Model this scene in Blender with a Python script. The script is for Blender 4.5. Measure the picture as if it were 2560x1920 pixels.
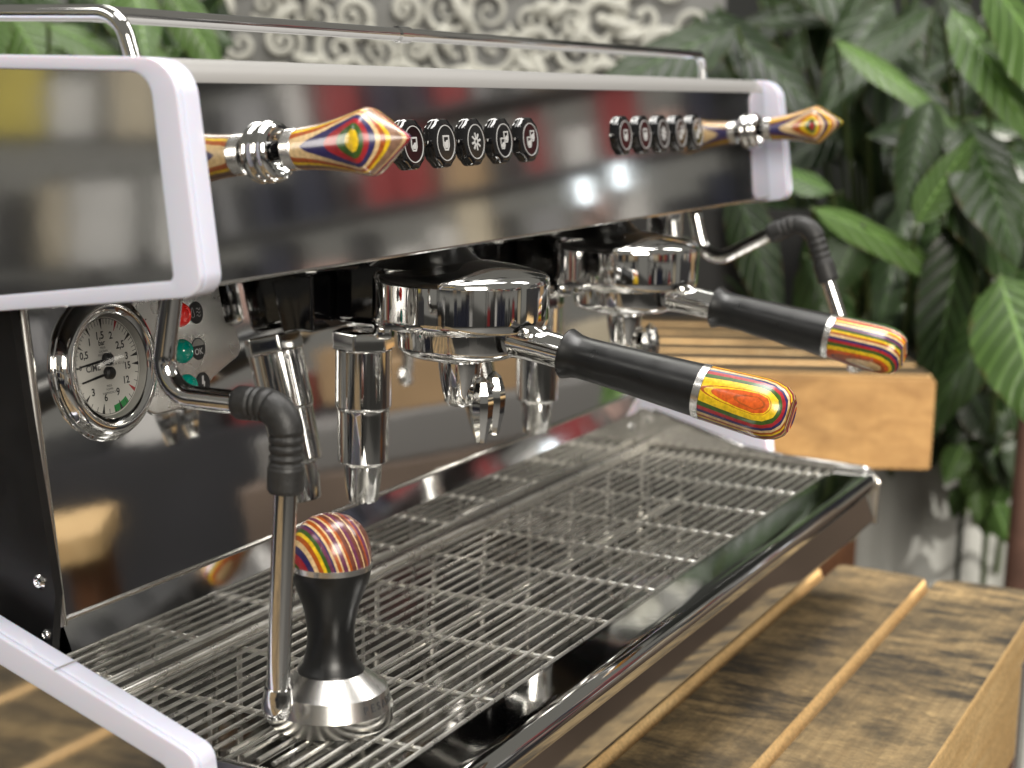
import bpy, bmesh, math, random
from mathutils import Vector, Matrix
random.seed(7)
SC = bpy.context.scene
COL = SC.collection
for o in list(bpy.data.objects): bpy.data.objects.remove(o)
# ------------------------------------------------------------------ frame
# machine axes in millimetres: X along the machine, Y towards its back, Z up from the drip grate
ZT = 900.0                      # grate stands 0.90 m above the floor, the table top at z = -100
def W(x, y, z): return Vector((x/1000.0, y/1000.0, (z+ZT)/1000.0))
YAW, PITCH, ROLL, FPX, CAMZ = math.radians(26.876), math.radians(10.313), math.radians(-1.2564), 4106.5, 295.0
fw = Vector((math.cos(YAW)*math.cos(PITCH), math.sin(YAW)*math.cos(PITCH), -math.sin(PITCH)))
rt0 = Vector((math.sin(YAW), -math.cos(YAW), 0)); dn0 = fw.cross(rt0)
rt = rt0*math.cos(ROLL)+dn0*math.sin(ROLL); dn = -rt0*math.sin(ROLL)+dn0*math.cos(ROLL)
HF = Vector((math.cos(YAW), math.sin(YAW), 0)); HR = rt0.copy()
def at(u, v, depth):            # photo pixel (2560 wide) -> point in machine mm at a given depth
    d = rt*((u-1280)/FPX) + dn*((v-960)/FPX) + fw
    return Vector((0, 0, CAMZ)) + d*depth
# ------------------------------------------------------------------ camera
cd = bpy.data.cameras.new('camera'); cam = bpy.data.objects.new('camera', cd); COL.objects.link(cam)
cam.matrix_world = Matrix.Translation(W(0, 0, CAMZ)) @ Matrix((rt, -dn, -fw)).transposed().to_4x4()
cd.sensor_width = 36; cd.lens = FPX/2560*36; cd.clip_start = 0.02; cd.clip_end = 60
cd.dof.use_dof = True; cd.dof.focus_distance = 0.83; cd.dof.aperture_fstop = 8.5; cd.dof.aperture_blades = 0
SC.camera = cam
# ------------------------------------------------------------------ world, exposure
wd = bpy.data.worlds.new('World'); SC.world = wd; wd.use_nodes = True
bg = wd.node_tree.nodes['Background']; bg.inputs[0].default_value = (0.90, 0.86, 0.76, 1); bg.inputs[1].default_value = 0.20
SC.view_settings.view_transform = 'Standard'; SC.view_settings.look = 'None'; SC.view_settings.exposure = 0.0; SC.view_settings.gamma = 1.0
SC.view_settings.use_curve_mapping = False
SC.render.engine = 'CYCLES'
SC.cycles.use_denoising = True; SC.cycles.max_bounces = 10; SC.cycles.glossy_bounces = 8; SC.cycles.diffuse_bounces = 3
SC.cycles.sample_clamp_indirect = 8; SC.cycles.caustics_reflective = False; SC.cycles.caustics_refractive = False
def area(name, loc, target, sx, sy, power, col=(1, 1, 1)):
    l = bpy.data.lights.new(name, 'AREA'); l.shape = 'RECTANGLE'; l.size = sx; l.size_y = sy; l.energy = power; l.color = col
    o = bpy.data.objects.new(name, l); COL.objects.link(o); o.location = loc
    o.rotation_euler = (Vector(target)-Vector(loc)).to_track_quat('-Z', 'Y').to_euler(); return o
area('daylight_door', (-1.3, -1.9, 2.2), (0.8, 0.45, 0.95), 1.5, 1.3, 104, (1.0, 0.94, 0.84))
area('ceiling_light', (0.9, 0.25, 2.75), (0.9, 0.45, 0.9), 1.6, 0.5, 38, (1.0, 0.97, 0.93))
area('rack_fill', (2.3, -0.9, 2.7), (2.5, -0.8, 1.0), 1.8, 0.5, 34, (1.0, 0.97, 0.92))  # added fill over the rack, brightens what the hood reflects
area('rack_fill', (-0.9, 1.6, 2.8), (-1.2, 1.9, 1.0), 1.4, 0.5, 22, (1.0, 0.97, 0.92))  # added fill for the rack that the side panel reflects
area('plant_fill', (2.1, 1.3, 3.0), (1.9, 0.7, 0.9), 1.0, 1.0, 20, (1.0, 0.98, 0.90))  # added fill from above, puts gloss on the plants
sp = bpy.data.lights.new('sun_patch', 'SPOT'); sp.energy = 380; sp.color = (1.0, 0.90, 0.74); sp.spot_size = math.radians(13); sp.spot_blend = 0.05; sp.shadow_soft_size = 0.012
spo = bpy.data.objects.new('sun_patch', sp); COL.objects.link(spo); spo.location = (0.9, -1.8, 1.5)
spo.rotation_euler = (Vector((1.59, 0.733, 0.85))-Vector(spo.location)).to_track_quat('-Z', 'Y').to_euler()

s2 = bpy.data.lights.new('sun_patch', 'SPOT'); s2.energy = 420; s2.color = (1.0, 0.95, 0.86); s2.spot_size = math.radians(14); s2.spot_blend = 0.3; s2.shadow_soft_size = 0.01
s2o = bpy.data.objects.new('sun_patch', s2); COL.objects.link(s2o); s2o.location = (1.5, -1.1, 3.1); tg_ = (HF*2300+HR*640)/1000
s2o.rotation_euler = (Vector((tg_.x, tg_.y, 0.66))-Vector(s2o.location)).to_track_quat('-Z', 'Y').to_euler()

# ------------------------------------------------------------------ materials
def lin(c):
    return tuple(((v/12.92) if v <= 0.04045 else ((v+0.055)/1.055)**2.4) for v in c)
def hexc(h): return lin(tuple(int(h[i:i+2], 16)/255 for i in (0, 2, 4)))
MATS = {}
def mat(name, col, rough=0.5, metal=0.0, coat=0.0, spec=0.5, trans=0.0, bump=0.0, bscale=30.0, rvar=0.0, cvar=0.0, emit=None, sss=0.0):
    if name in MATS: return MATS[name]
    m = bpy.data.materials.new(name); m.use_nodes = True; nt = m.node_tree; b = nt.nodes['Principled BSDF']
    b.inputs['Base Color'].default_value = (*col, 1); b.inputs['Roughness'].default_value = rough; b.inputs['Metallic'].default_value = metal
    b.inputs['Coat Weight'].default_value = coat; b.inputs['Coat Roughness'].default_value = 0.05
    b.inputs['Specular IOR Level'].default_value = spec; b.inputs['Transmission Weight'].default_value = trans
    if sss: b.inputs['Subsurface Weight'].default_value = sss; b.inputs['Subsurface Scale'].default_value = 0.01
    if emit: b.inputs['Emission Color'].default_value = (*emit[0], 1); b.inputs['Emission Strength'].default_value = emit[1]
    if bump or rvar or cvar:
        tc = nt.nodes.new('ShaderNodeTexCoord'); n = nt.nodes.new('ShaderNodeTexNoise'); n.inputs['Scale'].default_value = bscale; n.inputs['Detail'].default_value = 5
        nt.links.new(tc.outputs['Object'], n.inputs['Vector'])
        if bump:
            bp = nt.nodes.new('ShaderNodeBump'); bp.inputs['Strength'].default_value = bump; bp.inputs['Distance'].default_value = 0.001
            nt.links.new(n.outputs['Fac'], bp.inputs['Height']); nt.links.new(bp.outputs['Normal'], b.inputs['Normal'])
        if rvar:
            mr = nt.nodes.new('ShaderNodeMapRange'); mr.inputs['From Min'].default_value = 0.3; mr.inputs['From Max'].default_value = 0.7
            mr.inputs['To Min'].default_value = rough; mr.inputs['To Max'].default_value = rough+rvar
            nt.links.new(n.outputs['Fac'], mr.inputs['Value']); nt.links.new(mr.outputs[0], b.inputs['Roughness'])
        if cvar:
            mx = nt.nodes.new('ShaderNodeMix'); mx.data_type = 'RGBA'; mx.inputs['A'].default_value = (*[c*(1-cvar) for c in col], 1); mx.inputs['B'].default_value = (*[min(1, c*(1+cvar)) for c in col], 1)
            nt.links.new(n.outputs['Fac'], mx.inputs['Factor']); nt.links.new(mx.outputs['Result'], b.inputs['Base Color'])
    MATS[name] = m; return m
CHROME = mat('chrome', (0.82, 0.82, 0.815), 0.025, 1.0, rvar=0.06, bscale=38)
MIRROR = mat('mirror_steel', (0.75, 0.75, 0.74), 0.06, 1.0, bump=0.10, bscale=9, rvar=0.02)
PANELM = mat('polished_backsplash', (0.75, 0.75, 0.75), 0.03, 1.0, bump=0.16, bscale=7, rvar=0.03)
STEEL = mat('satin_steel', (0.64, 0.63, 0.61), 0.20, 1.0, rvar=0.05, bscale=25)
WIRE = mat('wire_steel', (0.82, 0.805, 0.76), 0.25, 1.0, rvar=0.1, bscale=80)
TRAYM = mat('tray_steel', (0.36, 0.355, 0.345), 0.05, 1.0, bump=0.12, bscale=10, rvar=0.05)
RUBBER = mat('black_rubber', (0.024, 0.024, 0.024), 0.48, bump=0.25, bscale=400, cvar=0.5)
ANOD = mat('black_handle', (0.007, 0.0075, 0.008), 0.27, rvar=0.12, bscale=90)
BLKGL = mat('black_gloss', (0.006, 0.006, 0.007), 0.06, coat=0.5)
BLKSH = mat('black_sheet', (0.006, 0.006, 0.0065), 0.36, rvar=0.1, bscale=60)
WHITE = mat('white_acrylic', (0.72, 0.725, 0.86), 0.16, coat=0.4, sss=0.25)
HOODT = mat('hood_grey', (0.30, 0.295, 0.29), 0.36, coat=0.2)
PRINT = mat('white_print', (0.50, 0.50, 0.50), 0.4)
INK = mat('black_print', (0.012, 0.012, 0.014), 0.45)
DIAL = mat('dial_face', (0.80, 0.785, 0.73), 0.42)
REDINK = mat('red_print', hexc('b3262c'), 0.45)
GRNINK = mat('green_print', hexc('1f9a48'), 0.45)
def thin_glass(name):                 # thin pane: clear, with a mirror reflection that grows at grazing angles
    m = bpy.data.materials.new(name); m.use_nodes = True; nt = m.node_tree; t = nt.nodes.new('ShaderNodeBsdfTransparent'); g = nt.nodes.new('ShaderNodeBsdfGlossy'); g.inputs['Roughness'].default_value = 0.02
    f = nt.nodes.new('ShaderNodeFresnel'); f.inputs['IOR'].default_value = 1.35; x = nt.nodes.new('ShaderNodeMixShader'); L = nt.links.new
    L(f.outputs[0], x.inputs[0]); L(t.outputs[0], x.inputs[1]); L(g.outputs[0], x.inputs[2]); L(x.outputs[0], nt.nodes['Material Output'].inputs['Surface']); return m
GLASS = thin_glass('gauge_glass')
REDL = mat('red_lens', (0.75, 0.03, 0.025), 0.10, coat=0.6, sss=0.3, emit=((0.9, 0.02, 0.01), 0.12))
TEALL = mat('teal_lens', (0.0, 0.26, 0.20), 0.10, coat=0.6, sss=0.3)
def spun(name, col, rough):           # lathe-turned metal: fine rings give radial streaks
    m = mat(name, col, rough, 1.0); b = m.node_tree.nodes['Principled BSDF']; b.inputs['Anisotropic'].default_value = 0.85
    tg = m.node_tree.nodes.new('ShaderNodeTangent'); tg.direction_type = 'RADIAL'; tg.axis = 'Z'
    m.node_tree.links.new(tg.outputs[0], b.inputs['Tangent']); return m
SPUN = spun('turned_steel', (0.60, 0.59, 0.57), 0.19)
RING = mat('ring_steel', (0.82, 0.81, 0.79), 0.20, 1.0, rvar=0.08, bscale=200)
V = {k: hexc(h) for k, h in dict(orange='cf5a1e', yellow='e3bd22', green='38571f', red='a3242c', navy='2f2a5c', cream='dcbd8c', rust='a8521c', brown='6b3d33', purple='6a3350', taupe='8d6c58').items()}
def veneer(name, seq, d, off):
    """Dyed veneer layers stacked along direction d (object space); off = coordinate (mm) of the outermost layer."""
    m = bpy.data.materials.new(name); m.use_nodes = True; nt = m.node_tree; b = nt.nodes['Principled BSDF']; L = nt.links.new
    tc = nt.nodes.new('ShaderNodeTexCoord'); vm = nt.nodes.new('ShaderNodeVectorMath'); vm.operation = 'DOT_PRODUCT'; vm.inputs[1].default_value = Vector(d).normalized()
    L(tc.outputs['Object'], vm.inputs[0])
    nz = nt.nodes.new('ShaderNodeTexNoise'); nz.inputs['Scale'].default_value = 90; nz.inputs['Detail'].default_value = 4; L(tc.outputs['Object'], nz.inputs['Vector'])
    a = nt.nodes.new('ShaderNodeMath'); a.operation = 'MULTIPLY_ADD'; L(nz.outputs['Fac'], a.inputs[0]); a.inputs[1].default_value = 0.00022; L(vm.outputs['Value'], a.inputs[2])
    s = nt.nodes.new('ShaderNodeMath'); s.operation = 'SUBTRACT'; s.inputs[0].default_value = off/1000+0.00011; L(a.outputs[0], s.inputs[1])
    n = sum(w for _, w in seq); q = nt.nodes.new('ShaderNodeMath'); q.operation = 'DIVIDE'; L(s.outputs[0], q.inputs[0]); q.inputs[1].default_value = n/1000
    cr = nt.nodes.new('ShaderNodeValToRGB'); cr.color_ramp.interpolation = 'CONSTANT'
    els = cr.color_ramp.elements; els[0].position = 0; els[0].color = (*V[seq[0][0]], 1); els.remove(els[1])
    acc = seq[0][1]
    for k, w in seq[1:]:
        e = els.new(acc/n); e.color = (*V[k], 1); acc += w
    L(q.outputs[0], cr.inputs[0])
    g = nt.nodes.new('ShaderNodeTexNoise'); g.inputs['Scale'].default_value = 500; g.inputs['Detail'].default_value = 3; L(tc.outputs['Object'], g.inputs['Vector'])
    mr = nt.nodes.new('ShaderNodeMapRange'); mr.inputs['From Min'].default_value = 0.3; mr.inputs['From Max'].default_value = 0.7; mr.inputs['To Min'].default_value = 0.72; mr.inputs['To Max'].default_value = 1.18
    L(g.outputs['Fac'], mr.inputs['Value'])
    mx = nt.nodes.new('ShaderNodeMix'); mx.data_type = 'RGBA'; mx.blend_type = 'MULTIPLY'; mx.inputs['Factor'].default_value = 1
    L(cr.outputs['Color'], mx.inputs['A']); L(mr.outputs[0], mx.inputs['B']); L(mx.outputs['Result'], b.inputs['Base Color'])
    b.inputs['Roughness'].default_value = 0.28; b.inputs['Coat Weight'].default_value = 0.35; b.inputs['Coat Roughness'].default_value = 0.12
    return m
def wood(name, c1, c2, dark, axis=0, scale=1.0, darkamt=0.5, rough=0.62, cross=False, speck=1.0):
    """Weathered timber: grain along an axis, soot-dark scuffs with their own shapes."""
    m = bpy.data.materials.new(name); m.use_nodes = True; nt = m.node_tree; b = nt.nodes['Principled BSDF']; L = nt.links.new
    tc = nt.nodes.new('ShaderNodeTexCoord'); geo = nt.nodes.new('ShaderNodeObjectInfo')
    ad = nt.nodes.new('ShaderNodeVectorMath'); ad.operation = 'ADD'; L(tc.outputs['Object'], ad.inputs[0])
    rv = nt.nodes.new('ShaderNodeVectorMath'); rv.operation = 'SCALE'; rv.inputs[0].default_value = (3.1, 5.7, 2.3); L(geo.outputs['Random'], rv.inputs['Scale']); L(rv.outputs[0], ad.inputs[1])
    def nz(sc, det, stretch, dist=0.0):
        mp = nt.nodes.new('ShaderNodeMapping'); mp.inputs['Scale'].default_value = stretch; L(ad.outputs[0], mp.inputs['Vector'])
        n = nt.nodes.new('ShaderNodeTexNoise'); n.inputs['Scale'].default_value = sc; n.inputs['Detail'].default_value = det; n.inputs['Distortion'].default_value = dist; n.inputs['Roughness'].default_value = 0.6
        L(mp.outputs[0], n.inputs['Vector']); return n
    st = [1, 1, 1]; st[axis] = 0.07
    grain = nz(110*scale, 6, st, 0.6)
    broad = nz(9*scale, 4, [s if s == 1 else 0.35 for s in st], 0.4)
    sc2 = [1, 1, 1]; sc2[axis] = 2.6 if cross else 0.5; 
    if cross: sc2[1-axis] = 0.42
    scuff = nz(26*scale, 9, sc2, 0.9)
    fine = nz(420*scale, 3, [1, 1, 1])
    def ramp(n, a, c):
        r = nt.nodes.new('ShaderNodeMapRange'); r.inputs['From Min'].default_value = a; r.inputs['From Max'].default_value = c; L(n.outputs['Fac'], r.inputs['Value']); return r
    def mix(f, A, B, mode='MIX', fac=None):
        x = nt.nodes.new('ShaderNodeMix'); x.data_type = 'RGBA'; x.blend_type = mode
        if fac is None: L(f.outputs[0], x.inputs['Factor'])
        else: x.inputs['Factor'].default_value = fac
        for sock, val in (('A', A), ('B', B)):
            if isinstance(val, tuple): x.inputs[sock].default_value = (*val, 1)
            else: L(val, x.inputs[sock])
        return x.outputs['Result']
    base = mix(ramp(grain, 0.3, 0.7), c1, c2)
    base = mix(ramp(broad, 0.35, 0.75), base, tuple(v*0.72 for v in c2))
    lo = 0.62-0.22*darkamt
    mask = nz(6.5*scale, 5, [1, 1, 1], 0.3); mask.inputs['Scale'].default_value = 9*scale; mm = nt.nodes.new('ShaderNodeMath'); mm.operation = 'MULTIPLY'; L(ramp(scuff, lo, lo+0.2).outputs[0], mm.inputs[0]); L(ramp(mask, 0.34, 0.52).outputs[0], mm.inputs[1])
    m2 = nt.nodes.new('ShaderNodeMath'); m2.operation = 'MULTIPLY'; L(mm.outputs[0], m2.inputs[0]); m2.inputs[1].default_value = 0.85
    base = mix(m2, base, dark)
    fr = nt.nodes.new('ShaderNodeMapRange'); fr.inputs['From Min'].default_value = 0.25; fr.inputs['From Max'].default_value = 0.75; fr.inputs['To Min'].default_value = 1-0.38*speck; fr.inputs['To Max'].default_value = 1+0.3*speck
    L(fine.outputs['Fac'], fr.inputs['Value'])
    base = mix(None, base, fr.outputs[0], 'MULTIPLY', 1.0)
    L(base, b.inputs['Base Color']); b.inputs['Roughness'].default_value = rough
    bp = nt.nodes.new('ShaderNodeBump'); bp.inputs['Strength'].default_value = 0.5; bp.inputs['Distance'].default_value = 0.0012
    L(grain.outputs['Fac'], bp.inputs['Height']); L(bp.outputs['Normal'], b.inputs['Normal'])
    return m
def plank_material(name):
    m = bpy.data.materials.new(name); m.use_nodes = True; nt = m.node_tree; b = nt.nodes['Principled BSDF']; L = nt.links.new
    tc = nt.nodes.new('ShaderNodeTexCoord'); oi = nt.nodes.new('ShaderNodeObjectInfo')
    sv = nt.nodes.new('ShaderNodeVectorMath'); sv.operation = 'SCALE'; sv.inputs[0].default_value = (4.3, 7.1, 1.0); L(oi.outputs['Random'], sv.inputs['Scale'])
    ad = nt.nodes.new('ShaderNodeVectorMath'); ad.operation = 'ADD'; L(tc.outputs['Object'], ad.inputs[0]); L(sv.outputs[0], ad.inputs[1])
    def nz(sc, det, st, a, c, rough=0.6, dist=0.0):
        mp = nt.nodes.new('ShaderNodeMapping'); mp.inputs['Scale'].default_value = st; L(ad.outputs[0], mp.inputs['Vector'])
        n = nt.nodes.new('ShaderNodeTexNoise'); n.inputs['Scale'].default_value = sc; n.inputs['Detail'].default_value = det; n.inputs['Roughness'].default_value = rough; n.inputs['Distortion'].default_value = dist; L(mp.outputs[0], n.inputs['Vector'])
        r = nt.nodes.new('ShaderNodeMapRange'); r.inputs['From Min'].default_value = a; r.inputs['From Max'].default_value = c; L(n.outputs['Fac'], r.inputs['Value']); return r.outputs[0]
    def mul(a, c):
        x = nt.nodes.new('ShaderNodeMath'); x.operation = 'MULTIPLY'
        for i, v in enumerate((a, c)):
            if isinstance(v, float): x.inputs[i].default_value = v
            else: L(v, x.inputs[i])
        return x.outputs[0]
    def mix(f, A, B, mode='MIX'):
        x = nt.nodes.new('ShaderNodeMix'); x.data_type = 'RGBA'; x.blend_type = mode
        if isinstance(f, float): x.inputs['Factor'].default_value = f
        else: L(f, x.inputs['Factor'])
        for k, v in (('A', A), ('B', B)):
            if isinstance(v, tuple): x.inputs[k].default_value = (*v, 1)
            else: L(v, x.inputs[k])
        return x.outputs['Result']
    grain = nz(300, 5, (0.035, 1, 1), 0.28, 0.72); broad = nz(7, 6, (0.6, 1, 1), 0.3, 0.7)
    blot = nz(17, 12, (1, 0.8, 1), 0.46, 0.60, 0.78); smear = nz(42, 12, (1.25, 0.30, 1), 0.44, 0.56, 0.78, 0.25); area_ = nz(7.5, 4, (1, 1, 1), 0.36, 0.54)
    saw = nz(620, 3, (1.0, 0.22, 1), 0.3, 0.7); fine = nz(900, 2, (1, 1, 1), 0.25, 0.75); pale = nz(75, 6, (1, 0.6, 1), 0.60, 0.70, 0.65)
    c = mix(grain, hexc('af966a'), hexc('8a724c')); c = mix(mul(broad, 0.75), c, hexc('6a5940'))
    c = mix(mul(pale, 0.5), c, hexc('c9ab76'))
    c = mix(mul(blot, 0.72), c, hexc('393226')); c = mix(mul(mul(smear, area_), 0.9), c, hexc('1f1d1a'))
    c = mix(0.55, c, mix(saw, (0.55, 0.55, 0.55), (1.3, 1.3, 1.3)), 'MULTIPLY'); c = mix(0.5, c, mix(fine, (0.55, 0.55, 0.55), (1.35, 1.35, 1.35)), 'MULTIPLY')
    L(c, b.inputs['Base Color']); b.inputs['Roughness'].default_value = 0.68
    bp = nt.nodes.new('ShaderNodeBump'); bp.inputs['Strength'].default_value = 0.55; bp.inputs['Distance'].default_value = 0.0012; L(saw, bp.inputs['Height']); L(bp.outputs['Normal'], b.inputs['Normal'])
    return m
PLANK = plank_material('weathered_plank')
SAWN = wood('sawn_edge', hexc('e6c894'), hexc('d3ab72'), hexc('b08a58'), 0, 1.0, 0.15)
BENCHT = wood('bench_slat_wood', hexc('5f4c30'), hexc('43341f'), hexc('281f13'), 1, 1.0, 0.5)
BENCHF = wood('bench_rail_wood', hexc('b08a55'), hexc('896436'), hexc('5e4222'), 1, 0.45, 0.35, speck=0.25)
POSTW = wood('brown_post_wood', hexc('7a4c22'), hexc('5a3416'), hexc('3a2210'), 2, 1.0, 0.3)

# ------------------------------------------------------------------ mesh helpers (all input in machine millimetres)
def finish(name, bm, m, parent=None, root=None, sharp=35, loc=None):
    """Link a bmesh given in machine mm; the vertices are stored relative to the root thing's base point."""
    o0 = root.get('_base') if root else None
    base = Vector(o0) if o0 else (Vector(loc) if loc else Vector((0, 0, -100)))
    for v in bm.verts: v.co = (v.co-base)/1000.0
    bmesh.ops.recalc_face_normals(bm, faces=bm.faces[:]) if not getattr(bm, 'keep', False) else None
    ca = math.radians(sharp)
    for f in bm.faces: f.smooth = True
    for e in bm.edges:
        if len(e.link_faces) == 2 and e.calc_face_angle(0) > ca: e.smooth = False
    me = bpy.data.meshes.new(name); bm.to_mesh(me); bm.free()
    if m: me.materials.append(m)
    o = bpy.data.objects.new(name, me); COL.objects.link(o)
    if name not in ('wire', 'cross_rod', 'leaf', 'stem', 'scroll', 'boss', 'acanthus_leaf', 'backsplash', 'sheet', 'numeral', 'lettering'):
        wn = o.modifiers.new('weighted_normals', 'WEIGHTED_NORMAL'); wn.keep_sharp = True; wn.weight = 50
    if parent: o.parent = parent
    else: o.location = W(*base); o['_base'] = tuple(base)
    return o
class BM:                                            # thin wrapper so several shapes can be one part
    def __init__(s): s.b = bmesh.new()
    def ring(s, pts): return [s.b.verts.new(Vector(p)) for p in pts]
    def loft(s, rings, closed=True, cap=True):
        R = [s.ring(r) for r in rings]; n = len(R[0])
        for a, c in zip(R, R[1:]):
            for i in range(n if closed else n-1):
                j = (i+1) % n; q = []
                for v in (a[i], a[j], c[j], c[i]):
                    if v not in q: q.append(v)
                try: s.b.faces.new(q)
                except ValueError: pass
        if cap and closed:
            for r in (R[0], R[-1]):
                try: s.b.faces.new(r)
                except ValueError: pass
        return s
    def lathe(s, prof, org, axis, n=48, cap=True, up=None):
        org = Vector(org); ax = Vector(axis).normalized(); ref = Vector(up) if up else (Vector((0, 0, 1)) if abs(ax.z) < 0.9 else Vector((1, 0, 0)))
        e1 = (ref-ax*ref.dot(ax)).normalized(); e2 = ax.cross(e1)
        s.loft([[org+ax*h+(e1*math.cos(2*math.pi*i/n)+e2*math.sin(2*math.pi*i/n))*max(r, 0.01) for i in range(n)] for r, h in prof], True, cap); return s
    def tube(s, path, r, n=16, cap=True):
        P = [Vector(p) for p in path]; rings = []; nrm = None
        for i, p in enumerate(P):
            t = ((P[min(i+1, len(P)-1)]-P[i]).normalized() + (P[i]-P[max(i-1, 0)]).normalized())
            t = t.normalized() if t.length > 1e-9 else Vector((0, 0, 1))
            if nrm is None: nrm = t.orthogonal().normalized()
            nrm = (nrm-t*nrm.dot(t)).normalized(); bi = t.cross(nrm); rr = r[i] if isinstance(r, (list, tuple)) else r
            rings.append([p+(nrm*math.cos(2*math.pi*k/n)+bi*math.sin(2*math.pi*k/n))*rr for k in range(n)])
        s.loft(rings, True, cap); return s
    def box(s, lo, hi, bev=0.0, seg=2, rot=None):
        b2 = bmesh.new(); bmesh.ops.create_cube(b2, size=1)
        lo, hi = Vector(lo), Vector(hi); c = (lo+hi)/2; d = hi-lo
        for v in b2.verts: v.co = Vector((v.co.x*d.x, v.co.y*d.y, v.co.z*d.z))
        if bev: bmesh.ops.bevel(b2, geom=b2.edges[:], offset=bev, segments=seg, affect='EDGES', profile=0.5)
        if rot: 
            for v in b2.verts: v.co = rot @ v.co
        for v in b2.verts: v.co += c
        s.add(b2); return s
    def add(s, b2):
        mp = {v: s.b.verts.new(v.co) for v in b2.verts}
        for f in b2.faces:
            try: s.b.faces.new([mp[v] for v in f.verts])
            except ValueError: pass
        b2.free()
    def prism(s, poly, frame, d0, d1, holes=(), bev=0.0):
        """Extrude a 2D outline (with holes) along frame = (origin, e1, e2, e3); d0..d1 along e3."""
        O, e1, e2, e3 = [Vector(v) for v in frame]; b2 = bmesh.new()
        P = lambda a, b_, d: O+e1*a+e2*b_+e3*d
        if not holes:
            f0 = [b2.verts.new(P(a, c, d0)) for a, c in poly]; f1 = [b2.verts.new(P(a, c, d1)) for a, c in poly]; n = len(poly)
            b2.faces.new(f0); b2.faces.new(f1)
            for i in range(n): b2.faces.new((f0[i], f0[(i+1) % n], f1[(i+1) % n], f1[i]))
        else:
            for d in (d0, d1):
                ed = []
                for lp in (poly, *holes):
                    vs = [b2.verts.new(P(a, c, d)) for a, c in lp]; ed += [b2.edges.new((vs[i], vs[(i+1) % len(vs)])) for i in range(len(vs))]
                bmesh.ops.triangle_fill(b2, edges=ed, use_beauty=True)
            for lp in (poly, *holes):
                n = len(lp); a0 = [b2.verts.new(P(a, c, d0)) for a, c in lp]; a1 = [b2.verts.new(P(a, c, d1)) for a, c in lp]
                for i in range(n): b2.faces.new((a0[i], a0[(i+1) % n], a1[(i+1) % n], a1[i]))
            bmesh.ops.remove_doubles(b2, verts=b2.verts[:], dist=0.001)
        if bev:
            bmesh.ops.recalc_face_normals(b2, faces=b2.faces[:])
            ed = [e for e in b2.edges if len(e.link_faces) == 2 and e.calc_face_angle(0) > math.radians(50)]
            bmesh.ops.bevel(b2, geom=ed, offset=bev, segments=2, affect='EDGES', profile=0.5)
        s.add(b2); return s
    def end(s, name, m, parent=None, root=None, sharp=35, loc=None): return finish(name, s.b, m, parent, root, sharp, loc)
def fillet(pts, seg=7):
    """pts: [(a,b,r)] -> rounded 2D outline"""
    out = []; n = len(pts)
    for i, (a, b, r) in enumerate(pts):
        p = Vector((a, b)); q0 = Vector(pts[i-1][:2]); q1 = Vector(pts[(i+1) % n][:2])
        if r <= 0: out.append((a, b)); continue
        d0 = (q0-p).normalized(); d1 = (q1-p).normalized(); ang = d0.angle(d1); t = min(r/math.tan(ang/2), 0.49*(q0-p).length, 0.49*(q1-p).length); rr = t*math.tan(ang/2)
        c = p+(d0+d1).normalized()*(rr/math.sin(ang/2)); a0 = p+d0*t-c; a1 = p+d1*t-c
        th0 = math.atan2(a0.y, a0.x); th1 = math.atan2(a1.y, a1.x); dt = (th1-th0+math.pi) % (2*math.pi)-math.pi
        for k in range(seg+1): out.append((c.x+rr*math.cos(th0+dt*k/seg), c.y+rr*math.sin(th0+dt*k/seg)))
    return out
def bend(pts, seg=8):
    """polyline [(P, r)] with rounded corners in 3D"""
    P = [Vector(p) for p, r in pts]; out = [P[0]]
    for i in range(1, len(P)-1):
        r = pts[i][1]; d0 = (P[i-1]-P[i]); d1 = (P[i+1]-P[i]); l = min(d0.length, d1.length)*0.49; d0.normalize(); d1.normalize(); ang = d0.angle(d1)
        t = min(r/math.tan(ang/2), l); A = P[i]+d0*t; B = P[i]+d1*t; rr = t*math.tan(ang/2); c = P[i]+(d0+d1).normalized()*(rr/math.sin(ang/2))
        a, b_ = A-c, B-c; tot = a.angle(b_)
        for k in range(seg+1):
            f = k/seg; out.append(c+(a*math.sin((1-f)*tot)+b_*math.sin(f*tot))/math.sin(tot))
    out.append(P[-1]); return out
def thing(name, label, cat, base, group=None):
    o = bpy.data.objects.new(name, None); COL.objects.link(o); o.location = W(*base); o['_base'] = tuple(base); o.empty_display_size = 0.05
    o['label'] = label; o['category'] = cat
    if group: o['group'] = group
    return o
def tag(o, label, cat, group=None):
    o['label'] = label; o['category'] = cat
    if group: o['group'] = group
    return o
def structure(o): o['kind'] = 'structure'; return o
FX = (Vector((0, 0, 0)), Vector((0, 1, 0)), Vector((0, 0, 1)), Vector((1, 0, 0)))     # outline in (Y,Z), extruded along X
def text_mesh(txt, size, frame, m, name, parent, root, align='CENTER', lift=0.0):
    cu = bpy.data.curves.new('t', 'FONT'); cu.body = txt; cu.size = size; cu.align_x = align; cu.align_y = 'CENTER'; cu.resolution_u = 3; cu.offset = 0.022*size if size > 3 else 0.0
    to = bpy.data.objects.new('t', cu); COL.objects.link(to); bpy.context.view_layer.update()
    me = to.evaluated_get(bpy.context.evaluated_depsgraph_get()).to_mesh(); b = bmesh.new(); b.from_mesh(me)
    bpy.data.objects.remove(to); bpy.data.curves.remove(cu)
    O, e1, e2, e3 = frame
    for v in b.verts: v.co = O+e1*v.co.x+e2*v.co.y+e3*lift
    return finish(name, b, m, parent, root)

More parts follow.
